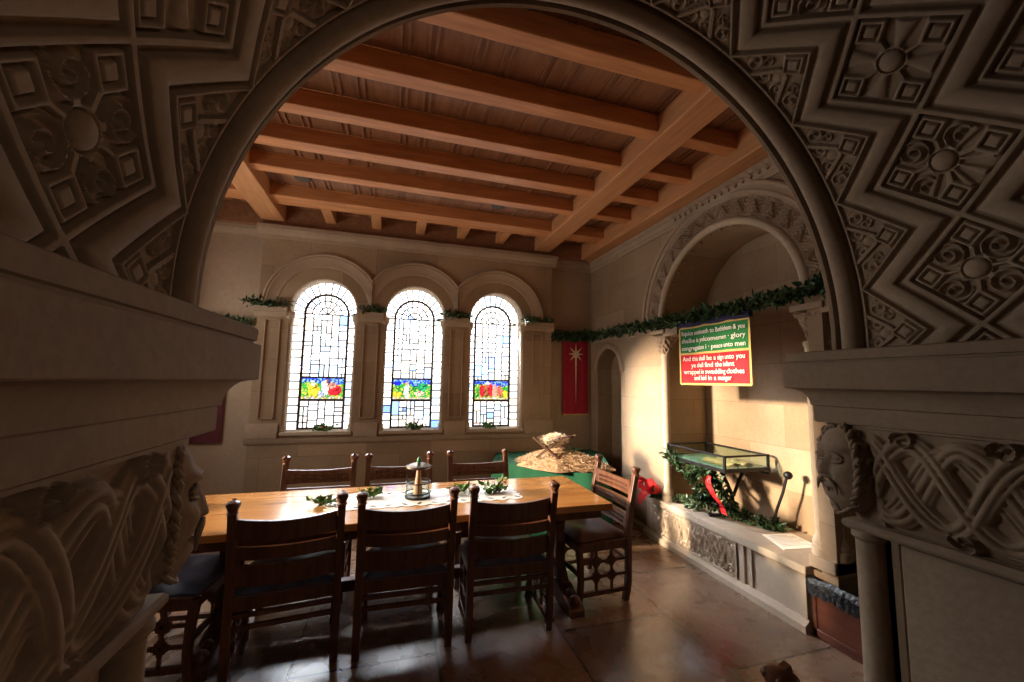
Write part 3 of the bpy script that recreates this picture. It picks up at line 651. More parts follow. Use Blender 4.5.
    for sd_ in (-1, 1):                                       # twisted locks framing the face
        for k in range(3):
            for q in range(7):
                a = .35+q*.36; rx = (A_+.004)*math.sin(a); z = .01+C_*math.cos(a); yb = B_*(.30-.42*k)*(.4+.6*math.sin(a))
                m_.tube([w3(sd_*(rx+.006-.004*t), yb+(.024-.0021*t)*math.cos(t*.9), z+(.024-.0021*t)*math.sin(t*.9)) for t in range(10)], [.0085]*6+[.008, .0075, .007, .006], 7)
        for row in range(1, 2):
            base = []
            for i in range(26):
                t = i/25; a = .15+t*2.35; rx = (A_+.004*row)*math.sin(a); z = .01+(C_-.01)*math.cos(a)
                base.append((sd_*rx*.94, B_*(.62-.36*row)*(.5+.5*math.sin(a)) + .012, z))
            for k in range(2):
                m_.tube([w3(x+sd_*.007*math.cos(i*1.25+k*PI), y+.006*math.sin(i*1.25+k*PI)+.008, z+.005*math.sin(i*1.25+k*PI)) for i, (x, y, z) in enumerate(base)], .0085, 7)
        m_.tube([w3(sd_*x, B_+.016-x*.25, z) for x, z in ((.006, -.040), (.022, -.044), (.042, -.058), (.056, -.082), (.058, -.10))], [.005, .009, .009, .006, .003], 7)
    for i in range(11):                                       # beard locks curling at the tips
        x0 = -.075+.015*i; L_ = .105-abs(x0)*.45; yb = B_*.86-abs(x0)*.35
        pts = [(x0+.006*math.sin(t*7+i), yb+.014-t*.045, -.075-abs(x0)*-.25-t*L_) for t in np.linspace(0, 1, 9)]
        x1, y1, z1_ = pts[-1]; sgn = 1 if x0 > 0 else -1
        pts += [(x1+sgn*.012*math.sin(a), y1+.010*(1-math.cos(a))*.6, z1_-.012*(1-math.cos(a))*.4) for a in (1, 2, 3, 4)]
        m_.tube([w3(*p_) for p_ in pts], [.010]*9+[.008, .007, .006, .004], 7)
    m_.build('hair_and_beard', 'near', head, ang=60)
pier(1, 'dark stone pier at the right of the arch, carved with interlace and a bearded head')
pier(-1, 'dark stone pier at the left, very close, its carved head seen in profile')
# ------------------------------------------------------------------ furniture
def stepped(mb, x, y, z, r, th):
    """pierced cross with stepped edge, in the plane x = const"""
    for a, b in ((1.0, .34), (.67, .67), (.34, 1.0)): mb.box(x-th/2, x+th/2, y-r*a, y+r*a, z-r*b, z+r*b)
def make_chair(lab, blue=False):
    root = thing('dining_chair', (0, 0, 0), lab, 'chair', 'dining chairs round the long table')
    K = 'chair'
    for s in (-1, 1):
        x = s*.262
        P = [(x, .03, 0), (x, .005, .12), (x, 0, .30), (x, 0, .50), (x, -.03, .70), (x, -.075, .90)]
        m = MB()
        for i in range(len(P)-1):
            a, b = P[i], P[i+1]; w = .042
            m.add([(q[0]+i_*w/2, q[1]+j_*w/2, q[2]) for q in (a, b) for i_, j_ in ((-1, -1), (1, -1), (1, 1), (-1, 1))], [(0, 1, 5, 4), (1, 2, 6, 5), (2, 3, 7, 6), (3, 0, 4, 7)] + ([(3, 2, 1, 0)] if i == 0 else []) + ([(4, 5, 6, 7)] if i == 4 else []))
        post = m.build('back_post', K, root, bevel=.004, smooth=False)
        f = MB(); f.lathe((x, -.077, .885), [(.022, 0), (.029, .008), (.023, .018), (.027, .028), (.034, .046), (.030, .064), (.014, .072)], 12)
        for a in range(4): f.sphere((x+.025*math.cos(a*PI/2+.8), -.077+.025*math.sin(a*PI/2+.8), .938), .014, n=8, m=6)
        f.bar((x, -.077, .945), (x, -.05, .955), .018, .018); f.build('finial', K, post)
    for s in (-1, 1):
        x = s*.250
        m = MB(); P = [(x, .425, 0), (x, .410, .06), (x, .400, .16), (x, .405, .30), (x, .42, .42)]; W = [.046, .040, .038, .042, .046]
        for i in range(4):
            m.add([(q[0]+i_*w/2, q[1]+j_*w/2, q[2]) for q, w in ((P[i], W[i]), (P[i+1], W[i+1])) for i_, j_ in ((-1, -1), (1, -1), (1, 1), (-1, 1))], [(0, 1, 5, 4), (1, 2, 6, 5), (2, 3, 7, 6), (3, 0, 4, 7)] + ([(3, 2, 1, 0)] if i == 0 else []) + ([(4, 5, 6, 7)] if i == 3 else []))
        m.build('front_leg', K, root, bevel=.004, smooth=False)
    # curved back slats
    for z0, z1, sag, nm_ in ((.735, .835, .020, 'top_rail'), (.635, .700, .008, 'back_slat'), (.495, .600, .008, 'back_slat')):
        n = 12; Q = []
        for i in range(n+1):
            u = -.245+.49*i/n; c = 1-(u/.245)**2; y = -.045*((z0-.5)/.3)-.03*c-.005
            zt = z1+sag*(1-c)*.9; zb = z0+.006*(1-c); ys = -.012
            Q.append([(u, y-.011, zb), (u, y-.011+ys*0-.02*(zt-zb)*1, zt), (u, y+.011-.02*(zt-zb), zt), (u, y+.011, zb), (u, y-.011, zb)])
        sl = MB().grid(np.array(Q)).build(nm_, K, root)
        cv = MB(); k = 15
        for i in range(k):
            u = -.20+.40*(i+.5)/k; c = 1-(u/.245)**2; y = -.045*((z0-.5)/.3)-.03*c+.008; zm = (z0+z1)/2
            for dz in ((-.017, .017) if z1-z0 > .07 else (0,)): cv.sphere((u, y, zm+dz), .0105, n=6, m=4)
        cv.build('slat_carving', K, sl)
    m = MB().box(-.245, .245, -.014, .014, .372, .450).box(-.23, .23, .40, .43, .37, .43)
    for s in (-1, 1): m.box(s*.255-.014, s*.255+.014, .01, .41, .372, .435)
    m.build('seat_frame', K, root, bevel=.003)
    for z, y in ((.345, .0), (.283, .0)): MB().box(-.245, .245, y-.010, y+.010, z-.012, z+.012).build('stretcher', K, root, bevel=.002)
    MB().box(-.235, .235, .39, .41, .19, .225).build('stretcher', K, root, bevel=.002)
    for s in (-1, 1):
        x = s*.255; m = MB(); m.box(x-.012, x+.012, .01, .40, .065, .095)
        for z in (.190, .295): m.box(x-.008, x+.008, .01, .41, z-.009, z+.009)
        for y in (.145, .275):
            m.box(x-.008, x+.008, y-.008, y+.008, .09, .375)
            for z in (.19, .295): stepped(m, x, y, z, .041, .014)
        m.build('side_lattice', K, root, smooth=False)
    # seat cushion, rounded and sagging
    n1, n2 = 22, 18; P = np.zeros((n1+1, n2+1, 3))
    for i in range(n1+1):
        for j in range(n2+1):
            u, v = -1+2*i/n1, -1+2*j/n2; e = max(abs(u), abs(v)); z = .445+.045*(1-e**6)+.006*math.sin(u*4)*math.cos(v*5)-.012*math.exp(-(u*u+v*v)*3)
            P[i, j] = (u*.245, .205+v*.22, z)
    m = MB().grid(P); Q = []
    rim = [(i, 0) for i in range(n1)] + [(n1, j) for j in range(n2)] + [(i, n2) for i in range(n1, 0, -1)] + [(0, j) for j in range(n2, 0, -1)]
    m.grid(np.array([[tuple(P[a][b]), (P[a][b][0]*.98, .205+(P[a][b][1]-.205)*.98, .428)] for a, b in rim + [rim[0]]]))
    m.build('seat_cushion', 'seatblue' if blue else 'seat', root)
    return root
spots = [  # x, y of the rear edge of the seat, turn, cushion, label
    (-.515, 2.57, .10, 1, 'dark ladder-back chair with its back to us, leftmost of three at the table'),
    (.125, 2.565, -.02, 1, 'dark ladder-back chair with its back to us, middle of three at the table'),
    (.775, 2.56, -.03, 1, 'dark ladder-back chair with its back to us, rightmost of three at the table'),
    (1.745, 3.03, PI/2+.06, 0, 'wooden chair with carved slats and pierced side lattice at the right end of the table'),
    (-1.345, 2.92, -PI/2-.1, 1, 'dark chair at the left end of the table, half hidden by the carved head'),
    (-.55, 3.67, PI, 0, 'chair behind the table, leftmost of the far row, under the left window'),
    (.09, 3.67, PI, 0, 'chair behind the table, middle of the far row, behind the lantern'),
    (.795, 3.67, PI, 0, 'chair behind the table, rightmost of the far row, beside the manger'),
    (.957, .505, -PI/2, 0, 'chair close to the camera, only one carved post tip showing at the bottom edge'),
]
pa, pb = make_chair('x'), make_chair('y', True)
first = {0: pa, 1: pb}; used = {0: False, 1: False}
for x, y, rz, bl, lab in spots:
    o = first[bl] if not used[bl] else None
    if o is None: o = copy_tree(first[bl])
    used[bl] = True
    o.location = (x, y, 0); o.rotation_euler = (0, 0, rz); o['label'] = lab
    if y < 1: o.location.z = 0.0

tb = thing('dining_table', (.14, 3.0, 0), 'long orange-brown wooden dining table with heavy dark trestle ends', 'table')
m_ = MB().box(-1.24, 1.52, 2.575, 3.42, .715, .76); m_.build('table_top', 'table', tb, bevel=.006)
m_ = MB()
for y in (2.62, 3.36): m_.box(-1.15, 1.43, y, y+.022, .655, .716)
for x in (-1.17, 1.43): m_.box(x, x+.022, 2.62, 3.38, .655, .716)
m_.build('apron', 'chair', tb)
for x in (-.93, 1.28):
    m_ = MB(); prof = [(-.36, 0), (-.36, .045), (-.33, .07), (-.26, .085), (-.20, .105), (-.13, .13), (.13, .13), (.20, .105), (.26, .085), (.33, .07), (.36, .045), (.36, 0)]
    m_.prism([(3.0+a, b) for a, b in prof], lambda u, v, w: (x+w, u, v), -.055, .055)
    for s in (-1, 1):
        m_.sphere((x, 3.0+s*.315, .085), .042, n=12, m=8); m_.sphere((x, 3.0+s*.235, .105), .03, n=10, m=8)
    ft = m_.build('trestle_foot', 'chair', tb, bevel=.004)
    pr = [(-.15, .13), (-.12, .17), (-.07, .24), (-.06, .34), (-.085, .40), (-.06, .46), (-.07, .56), (-.13, .64), (-.25, .66), (-.25, .715)]
    m_ = MB(); m_.prism([(3.0+a, b) for a, b in pr] + [(3.0-a, b) for a, b in reversed(pr)], lambda u, v, w: (x+w, u, v), -.035, .035); m_.build('trestle_post', 'chair', tb, bevel=.004)
MB().box(-.93, 1.28, 2.97, 3.03, .20, .27).build('stretcher', 'chair', tb, bevel=.004)

# on the table
m_ = MB(); pts = []; n = 14; x0, x1, y0, y1 = -.37, .93, 2.84, 3.20
for i in range(n): pts.append((x0+(x1-x0)*(i)/n+.00, y0)); pts.append((x0+(x1-x0)*(i+.5)/n, y0-.018))
for i in range(5): pts.append((x1, y0+(y1-y0)*i/5)); pts.append((x1+.022, y0+(y1-y0)*(i+.5)/5))
for i in range(n): pts.append((x1-(x1-x0)*i/n, y1)); pts.append((x1-(x1-x0)*(i+.5)/n, y1+.018))
for i in range(5): pts.append((x0, y1-(y1-y0)*i/5)); pts.append((x0-.022, y1-(y1-y0)*(i+.5)/5))
m_.prism(pts, lambda u, v, w: (u, v, w), .761, .7635)
ru = tag(m_.build('table_runner', 'runner', smooth=False), 'white scallop-edged runner laid along the middle of the dining table', 'runner')
m_ = MB(); rr = random.Random(3)
for k in range(13):
    for y in (y0+.035, y1-.035):
        x = x0+.08+k*.1; a = rr.uniform(-.5, .5)+(.6 if k % 2 else -.6); L = Vector((math.cos(a), math.sin(a), 0))*.030; W = Vector((-L.y, L.x, 0))*.42; c = Vector((x, y, .7642))
        m_.add([c-L, c-L*.3+W, c+L*.3+W*.9, c+L, c+L*.3-W*.9, c-L*.3-W], [(5, 4, 3, 2, 1, 0)])
m_.build('leaf_pattern', 'twig', ru, smooth=False)
def sprig(x, y, z, sz, lab, seed, berries=False, group='greenery sprigs on the table', tall=0):
    rg = random.Random(seed); o = thing('holly_sprig', (x, y, z), lab, 'greenery', group)
    m = MB(); tips = []
    for k in range(6):
        a = k*1.05+rg.random()*.5; L = sz*(.6+.5*rg.random()); tp = (x+L*math.cos(a), y+L*.7*math.sin(a), z+.02+L*.45*rg.random()+tall*(k == 0)); tips.append(tp)
        m.tube([(x, y, z+.006), ((x+tp[0])/2, (y+tp[1])/2, z+.02), tp], .0025, 5)
    m.build('stem', 'twig', o)
    l = MB()
    for tp in tips: leaves(l, [(x, y, z+.022), tp], 9, .016, sz*.28, rg, .5)
    l.v = [(a, b, max(c, z+.002)) for a, b, c in l.v]
    l.build('foliage', 'sprig', o, smooth=False)
    if berries:
        b = MB()
        for _ in range(8): b.sphere((x+rg.uniform(-.5, .5)*sz, y+rg.uniform(-.3, .3)*sz, z+.03+.02*rg.random()), .009, n=8, m=6)
        b.build('berries', 'red', o)
    return o
sprig(-.40, 2.97, .764, .085, 'green leafy sprig at the left end of the white runner', 1)
sprig(-.13, 3.08, .764, .085, 'green leafy sprig just left of the lantern on the runner', 2)
sprig(.53, 3.08, .764, .085, 'green leafy sprig on the runner, right of the lantern', 3)
sprig(.78, 3.02, .764, .10, 'loose sprig with a tall stem at the right end of the runner', 4, tall=.08)
sprig(WC[0]+.06, 5.12, SILL+.005, .12, 'greenery with red berries on the sill of the left window', 5, True, 'greenery on the window sills')
sprig(WC[1]+.04, 5.12, SILL+.005, .13, 'greenery on the sill of the middle window', 6, False, 'greenery on the window sills')
sprig(WC[2]-.06, 5.12, SILL+.005, .12, 'greenery on the sill of the right window', 8, False, 'greenery on the window sills')

ln = thing('candle_lantern', (.205, 3.02, .764), 'small metal and glass candle lantern with a round lid in the middle of the table', 'lantern')
c = (.205, 3.02)
m_ = MB(); m_.lathe((*c, .764), [(.088, 0), (.09, .004), (.09, .012), (.086, .016), (.03, .014)], 28); m_.tube([(c[0]+.088*math.cos(a), c[1]+.088*math.sin(a), .800) for a in np.linspace(0, 2*PI, 28, endpoint=False)], .005, 6, closed=True); m_.build('base', 'iron', ln)
m_ = MB(); m_.grid(np.array([[(c[0]+.085*math.cos(a), c[1]+.085*math.sin(a), z) for z in (.778, .87)] for a in np.linspace(0, 2*PI, 29)])); m_.build('glass_cylinder', 'clear', ln)
m_ = MB()
for z in (.87,): m_.tube([(c[0]+.087*math.cos(a), c[1]+.087*math.sin(a), z) for a in np.linspace(0, 2*PI, 28, endpoint=False)], .004, 6, closed=True)
for a in (.5, 2.6, 4.7): m_.tube([(c[0]+.088*math.cos(a), c[1]+.088*math.sin(a), .77), (c[0]+.088*math.cos(a), c[1]+.088*math.sin(a), .975)], .003, 6)
m_.build('wire_frame', 'iron', ln)
m_ = MB(); m_.lathe((*c, .778), [(.035, 0), (.030, .05), (.018, .13), (.012, .19)], 16); m_.build('candle', 'cone', ln)
m_ = MB(); m_.lathe((*c, .965), [(.012, 0), (.085, .004), (.092, .012), (.088, .02), (.05, .034), (.012, .040)], 28); lid = m_.build('lid', 'bronze', ln)
m_ = MB(); m_.lathe((*c, 1.004), [(.010, 0), (.016, .012), (.014, .026), (.006, .04)], 12); m_.build('knob', 'pine', lid)

# ------------------------------------------------------------------ manger in the corner
mp = thing('corner_platform', (1.95, 4.35, 0), 'low corner platform draped in bright green felt under the manger', 'platform')
poly = [(1.10, 4.42), (1.93, 3.66), (2.30, 3.96), (2.62, 4.7), (2.62, 5.02), (1.30, 5.02)]
m_ = MB(); N = []
for i in range(len(poly)):
    a, b = Vector(poly[i]), Vector(poly[(i+1) % len(poly)]); k = max(2, int((b-a).length/.05)); n_ = Vector(((b-a).y, -(b-a).x)).normalized()
    for j in range(k): p_ = a.lerp(b, j/k); N.append((p_, n_))
top = [(p_.x, p_.y, .70) for p_, n_ in N]; m_.add(top, [tuple(range(len(top)))])
m_.grid(np.array([[(p_.x+n_.x*f_, p_.y+n_.y*f_, z) for f_, z in ((0, .70), (.006, .685), (.012+.010*math.sin(i*1.9), .4), (.02+.016*math.sin(i*1.9), .01))] for i, (p_, n_) in enumerate(N+[N[0]])]))
m_.build('felt_cloth', 'felt', mp)
# straw mound
gx, gy = 46, 40; P = np.zeros((gx+1, gy+1, 3)); rg = np.random.RandomState(4); nz = rg.rand(gx+1, gy+1)
for i in range(gx+1):
    for j in range(gy+1):
        a, b = i/gx, j/gy; t = 2*PI*a; r = b*(1+.06*math.sin(3*t+1)+.05*math.sin(7*t)+.03*math.sin(13*t+2)); ex, ey = .52*r*math.cos(t), .33*r*math.sin(t)
        x = 1.80+ex*.80+ey*.62; y = 4.12-ex*.66+ey*.80
        P[i, j] = (x, y, .697+.15*max(0, 1-b*b)**1.2*(1+.0*a)+.022*nz[i % gx, j]*(r < .98)*(1 if j else 0))
md = thing('straw_mound', (1.86, 4.12, .70), 'heap of loose tan straw spread on the green platform round the manger', 'straw', None, 'stuff')
MB().grid(P).build('straw_bed', 'straw', md, smooth=False)
m_ = MB(); r3 = random.Random(9)
for _ in range(1500):
    r = math.sqrt(r3.random())*.97; t = r3.random()*6.283; ex, ey = .52*r*math.cos(t), .33*r*math.sin(t)
    p_ = Vector((1.80+ex*.80+ey*.62, 4.12-ex*.66+ey*.80, .712+.15*(1-r*r)**1.2+r3.random()*.012)); d_ = Vector((r3.gauss(0, 1), r3.gauss(0, 1), r3.gauss(0, .25))).normalized()*.026
    m_.bar(p_-d_, p_+d_, .003, .003)
m_.build('straw_stalks', 'strawtan', md, smooth=False)
cr = thing('manger', (1.72, 4.02, .79), 'small wooden X-legged manger heaped with pale straw on the straw mound', 'manger')
D = Vector((.80, .60, 0)); Sx = Vector((.86, -.50, 0)); base = Vector((1.60, 4.02, .80))
for k, off in enumerate((0, .30)):
    for s in (-1, 1):
        a = base + D*off + Sx*(-s*.125); b = base + D*off + Sx*(s*.15) + Vector((0, 0, .215)); MB().bar(a+D*(.008*s), b+D*(.008*s), .022, .028, D).build('crossed_leg', 'rustic', cr, bevel=.002)
mid = base + Vector((0, 0, .085)); m_ = MB()
for s in (-1, 1):
    for k in range(4):
        q = mid + Sx*(s*(.012+.032*k)) + Vector((0, 0, .022+.034*k)); m_.bar(q-D*.015, q+D*.33, .010, .022, Sx)
m_.build('trough_slat', 'rustic', cr)
n1, n2 = 24, 16; P = np.zeros((n1, n2+1, 3)); cc = mid + D*.15 + Vector((0, 0, .085))
for i in range(n1):
    for j in range(n2+1):
        t, l_ = 2*PI*i/n1, -PI/2+PI*j/n2; q = 1+.10*r3.uniform(-1, 1)
        v_ = D*(.17*math.cos(l_)*math.cos(t)*q) + Sx*(.115*math.cos(l_)*math.sin(t)*q*(.55+.45*max(0, math.sin(l_)+.4) if l_ < 0 else 1)) + Vector((0, 0, (.055 if l_ > 0 else .08)*math.sin(l_)*q)); P[i, j] = cc+v_
st_ = MB().grid(P, closed=True)
for _ in range(500):
    t, l_ = r3.random()*6.283, r3.uniform(-.5, 1.5); o_ = D*(.17*math.cos(l_)*math.cos(t)) + Sx*(.115*math.cos(l_)*math.sin(t)) + Vector((0, 0, .058*math.sin(l_))); d_ = (Vector((r3.gauss(0, 1), r3.gauss(0, 1), r3.gauss(0, .6))).normalized()+o_.normalized()*.5)*.026
    st_.bar(cc+o_-d_*.3, cc+o_+d_, .0028, .0028)
tag(st_.build('manger_straw', 'strawpale', smooth=False), 'pale fluffy straw heaped in the small wooden manger', 'straw', None, 'stuff')
m_ = MB(); leaves(m_, [(1.82, 4.02, .87), (1.92, 4.06, .87)], 16, .03, .03, r3); tag(m_.build('green_leaf_cluster', 'pine', smooth=False), 'tuft of bright green leaves tucked beside the manger', 'greenery')

# ------------------------------------------------------------------ banners and garlands
def star_banner(x0, x1, z0, z1, lab, star=True):
    Y = 5.165; o = thing('hanging_banner', ((x0+x1)/2, Y, z0), lab, 'banner')
    P = np.array([[(x0+(x1-x0)*i/16, Y-.008-.006*math.sin(i*1.1), z0+(z1-z0)*j/8) for j in range(9)] for i in range(17)]); P2 = P.copy(); P2[..., 1] += .004
    m = MB().grid(P).grid(P2[::-1]); m.build('cloth', 'banner' if star else 'bannershade', o)
    if star: MB().box(x0, x1, Y-.018, Y-.010, z0-.012, z0+.006).build('hem_fringe', 'gold', o)
    MB().tube([(x0-.02, Y, z1), (x1+.02, Y, z1)], .010, 8).build('hanging_rod', 'twig', o)
    if star:
        m = MB(); cx, cz = (x0+x1)/2, z1-.22
        for k in range(8):
            a = k*PI/4+PI/2; L = {0: .17, 4: .72}.get(k, .135 if k % 2 else .12); w_ = .020
            d = (math.cos(a), math.sin(a)); nrm = (-d[1], d[0]); b = .035
            pts = [(cx, Y-.030, cz), (cx+d[0]*b+nrm[0]*w_*.8, Y-.022, cz+d[1]*b+nrm[1]*w_*.8), (cx+d[0]*L, Y-.020, cz+d[1]*L), (cx+d[0]*b-nrm[0]*w_*.8, Y-.022, cz+d[1]*b-nrm[1]*w_*.8)]
            m.add(pts, [(0, 1, 2), (0, 2, 3)])
        m.build('star', 'cream', o, smooth=False)
star_banner(2.27, 2.66, 1.16, 2.22, 'crimson banner with a cream eight-pointed star, hanging in the back right corner')
star_banner(-2.18, -1.785, .88, 1.95, 'shaded red banner low on the far wall, mostly hidden behind the left pier', False)
def garland(pts, n, spread, size, lab, seed):
    rg = random.Random(seed); c_ = pts[len(pts)//2]; o = thing('evergreen_garland', pts[0], lab, 'garland', 'evergreen garlands along the walls')
    MB().tube(pts, .012, 6).build('garland_stem', 'twig', o)
    l = leaves(MB(), pts, n, spread, size, rg, .8); l.build('garland_leaves', 'leaf', o, smooth=False)
def line(a, b, k, wob, rg): return [tuple(Vector(a).lerp(Vector(b), i/k) + Vector((0, 0, rg.uniform(-wob, wob)))) for i in range(k+1)]
rg = random.Random(2)
for (a, b, l) in ((-1.60, -1.20, 'short evergreen garland on the pier left of the left window'), (-.41, -.16, 'short evergreen garland on the pier between the left and middle windows'), (.60, .90, 'short evergreen garland on the pier between the middle and right windows'), (1.66, 2.06, 'short evergreen garland on the pier right of the right window')):
    garland(line((a, 5.03, 2.435), (b, 5.03, 2.435), 5, .006, rg), int(330*(b-a)), .05, .028, l, int(a*10)+30)
garland(line((-2.2, 5.13, 2.24), (-1.56, 5.13, 2.22), 6, .01, rg), 200, .045, .028, 'evergreen garland end showing just above the left pier block', 91)
ps = line((2.08, 5.12, 2.235), (2.62, 5.12, 2.26), 6, .008, rg) + [(2.66, 5.0, 2.25), (2.67, 4.6, 2.25), (2.66, 4.2, 2.25), (2.65, 3.8, 2.23), (2.64, 3.5, 2.235), (2.63, 3.2, 2.23), (2.63, 2.9, 2.225), (2.63, 2.6, 2.225), (2.64, 2.35, 2.23), (2.65, 2.1, 2.24), (2.67, 1.85, 2.27), (2.68, 1.6, 2.28)]
fine = []
for i in range(len(ps)-1):
    for j in range(4): fine.append(tuple(Vector(ps[i]).lerp(Vector(ps[i+1]), j/4)))
garland(fine, 2600, .055, .030, 'long evergreen garland running from the corner along the niche wall above the sign', 77)

# ------------------------------------------------------------------ lettered sign hanging across the niche
sg = thing('text_banner', (2.66, 2.84, 1.60), 'green and red cloth sign with white lettering and gold edging hanging across the niche', 'sign')
SX, ya, yb, z0, z1, zm = 2.655, 2.435, 3.215, 1.605, 2.13, 1.885
def cloth(a, b, c, d, x, mat, nm_):
    P = np.array([[(x+.010*math.sin(i*.9+.4)+.004*math.sin(j*1.3), a+(b-a)*i/20, c+(d-c)*j/8+.0) for j in range(9)] for i in range(21)]); P2 = P.copy(); P2[..., 0] += .004
    return MB().grid(P).grid(P2[::-1]).build(nm_, mat, sg)
cloth(ya, yb, zm, z1, SX, 'pgreen', 'green_field'); cloth(ya, yb, z0, zm, SX, 'pred', 'red_field')
m_ = MB(); fx = lambda y: SX+.010*math.sin((y-ya)/(yb-ya)*18+.4)-.006
def ribbon(a, b, w_):
    k = 20; P = []
    for i in range(k+1):
        y, z = a[0]+(b[0]-a[0])*i/k, a[1]+(b[1]-a[1])*i/k; nx_, nz_ = (0, w_/2) if abs(b[0]-a[0]) > abs(b[1]-a[1]) else (w_/2, 0)
        P.append([(fx(y)-.004, y-nx_, z-nz_), (fx(y)-.004, y+nx_, z+nz_)])
    m_.grid(np.array(P))
for a, b in (((ya, z0), (yb, z0)), ((ya, z1), (yb, z1)), ((ya, zm), (yb, zm)), ((ya, z0), (ya, z1)), ((yb, z0), (yb, z1))): ribbon(a, b, .018)
m_.build('gold_edging', 'gold', sg)
MB().box(SX-.02, SX+.02, ya-.02, yb+.02, 2.135, 2.20).build('navy_header', 'navy', sg, bevel=.008)
def text(s_, y, z, size, parent, mat='white', width=None, x=None, name='lettering', rot=None, boldness=.0003):
    cu = bpy.data.curves.new('t', 'FONT'); cu.body = s_; cu.size = size; cu.align_x = 'CENTER'; cu.align_y = 'CENTER'; cu.extrude = .001; cu.resolution_u = 3; cu.offset = boldness
    ob = bpy.data.objects.new('t', cu); C.objects.link(ob); dg = bpy.context.evaluated_depsgraph_get(); me = bpy.data.meshes.new_from_object(ob.evaluated_get(dg)); bpy.data.objects.remove(ob)
    me.materials.clear(); me.materials.append(M[mat]); xs = [v.co.x for v in me.vertices]; W = max(xs)-min(xs); k = (width/W) if width else 1
    L = WLOC[parent.name]
    for v in me.vertices:
        px_, py_, pz_ = v.co.x*k, v.co.y, v.co.z
        v.co = rot(px_, py_, pz_) if rot else (Vector((((x if x is not None else fx(y-px_)-.008)-pz_), y-px_, z+py_)) - L)
    o = bpy.data.objects.new(name, me); C.objects.link(o); o.parent = parent; return o
yc = (ya+yb)/2
for s_, z, w_ in (('Rejoice continueth to Bethlehem & you', 2.075, .70), ('shalbe is yelcomemen · glory', 2.005, .70), ('congregation i · peace unto men', 1.935, .70)): text(s_, yc, z, .058, sg, width=w_)
for s_, z, w_ in (('And this shall be a sign unto you', 1.835, .68), ('ye shall find the infant', 1.775, .50), ('wrapped in swaddling clothes', 1.715, .66), ('and laid in a manger', 1.66, .44)): text(s_, yc, z, .060, sg, width=w_)

# ------------------------------------------------------------------ display case on its stand, greenery, paper
dc = thing('display_case', (2.94, 3.13, .86), 'shallow glass-topped display case with dark metal edges on a stand on the bench', 'display case')
x0, x1, y0, y1, z0, z1 = 2.70, 3.17, 2.78, 3.50, .865, 1.0
m_ = MB().box(x0, x1, y0, y1, z0, z0+.022); m_.build('case_floor', 'iron', dc)
m_ = MB()
for x in (x0, x1):
    for y in (y0, y1): m_.box(x-.010, x+.010, y-.010, y+.010, z0, z1+.005)
    m_.box(x-.008, x+.008, y0, y1, z1-.010, z1+.006); m_.box(x-.009, x+.009, y0, y1, z0, z0+.03)
for y in (y0, y1): m_.box(x0, x1, y-.008, y+.008, z1-.010, z1+.006); m_.box(x0, x1, y-.009, y+.009, z0, z0+.03)
m_.build('case_frame', 'iron', dc, bevel=.002)
m_ = MB(); m_.box(x0+.01, x1-.01, y0+.01, y1-.01, z1-.004, z1); m_.box(x0-.002, x0+.002, y0+.01, y1-.01, z0+.03, z1-.01); m_.box(x0+.01, x1-.01, y0-.002, y0+.002, z0+.03, z1-.01); m_.build('glass_pane', 'clear', dc)
MB().box(x0+.02, x1-.02, y0+.02, y1-.02, z0+.022, z0+.03).build('case_lining', 'lining', dc)
bk = thing('open_book', (2.95, 3.0, .90), 'open book with tan pages lying inside the glass case', 'book')
for s in (-1, 1):
    P = np.array([[(2.95+s*(.005+.15*i/8), 2.84+.32*j, .905+.022*math.sin(PI*min(1, i/8*1.1))*(1 if i else .4)) for j in (0, 1)] for i in range(9)]); Q = P.copy(); Q[..., 2] = .896
    MB().grid(P).grid(Q).build('page_block', 'book', bk)
sta = thing('iron_stand', (2.95, 3.05, .42), 'branching dark iron stand with curled feet carrying the display case', 'stand')
def curve(pts, r, n=24, flat=1):
    pts = [Vector(p) for p in pts]; Q = [pts[0]*2-pts[1]]+pts+[pts[-1]*2-pts[-2]]; out = []
    for i in range(1, len(Q)-2):
        for j in range(6):
            t = j/6; a, b, c_, d = Q[i-1], Q[i], Q[i+1], Q[i+2]; out.append(.5*((2*b)+(c_-a)*t+(2*a-5*b+4*c_-d)*t*t+(3*b-a-3*c_+d)*t**3))
    out.append(pts[-1]); return out
m_ = MB(); m_.tube(curve([(2.84, 2.98, .86), (2.90, 2.96, .72), (2.94, 2.95, .60), (2.93, 2.97, .50), (2.95, 2.98, .44)], 0), .016, 8)
m_.tube(curve([(3.10, 2.95, .87), (3.02, 2.95, .75), (2.95, 2.95, .62)], 0), .014, 8)
m_.tube(curve([(2.94, 2.96, .52), (2.91, 2.98, .455), (2.84, 3.03, .44), (2.80, 3.06, .436)], 0), .014, 8); m_.sphere((2.80, 3.065, .438), .020, n=10, m=8)
m_.tube(curve([(2.94, 2.97, .50), (3.05, 2.90, .45), (3.12, 2.86, .436)], 0), .013, 8)
m_.tube(curve([(2.95, 3.0, .54), (2.95, 3.25, .46), (2.95, 3.38, .434)], 0), .013, 8); m_.tube(curve([(2.95, 3.0, .60), (2.95, 3.2, .74), (2.95, 3.34, .866)], 0), .013, 8)
m_.tube(curve([(3.10, 2.95, .872), (3.16, 2.86, .845), (3.20, 2.80, .835)], 0), .010, 8)
m_.build('stand_frame', 'iron', sta)
hk = thing('iron_poker', (3.10, 2.60, .43), 'slender iron rod with a ball finial leaning behind the case on the bench', 'rod')
MB().tube([(3.05, 2.66, .44), (3.06, 2.62, .60), (3.07, 2.57, .74), (3.08, 2.54, .865)], .011, 8).build('rod', 'iron', hk); m_ = MB(); m_.sphere((3.085, 2.53, .885), .033, n=14, m=10); m_.build('ball_finial', 'iron', hk)
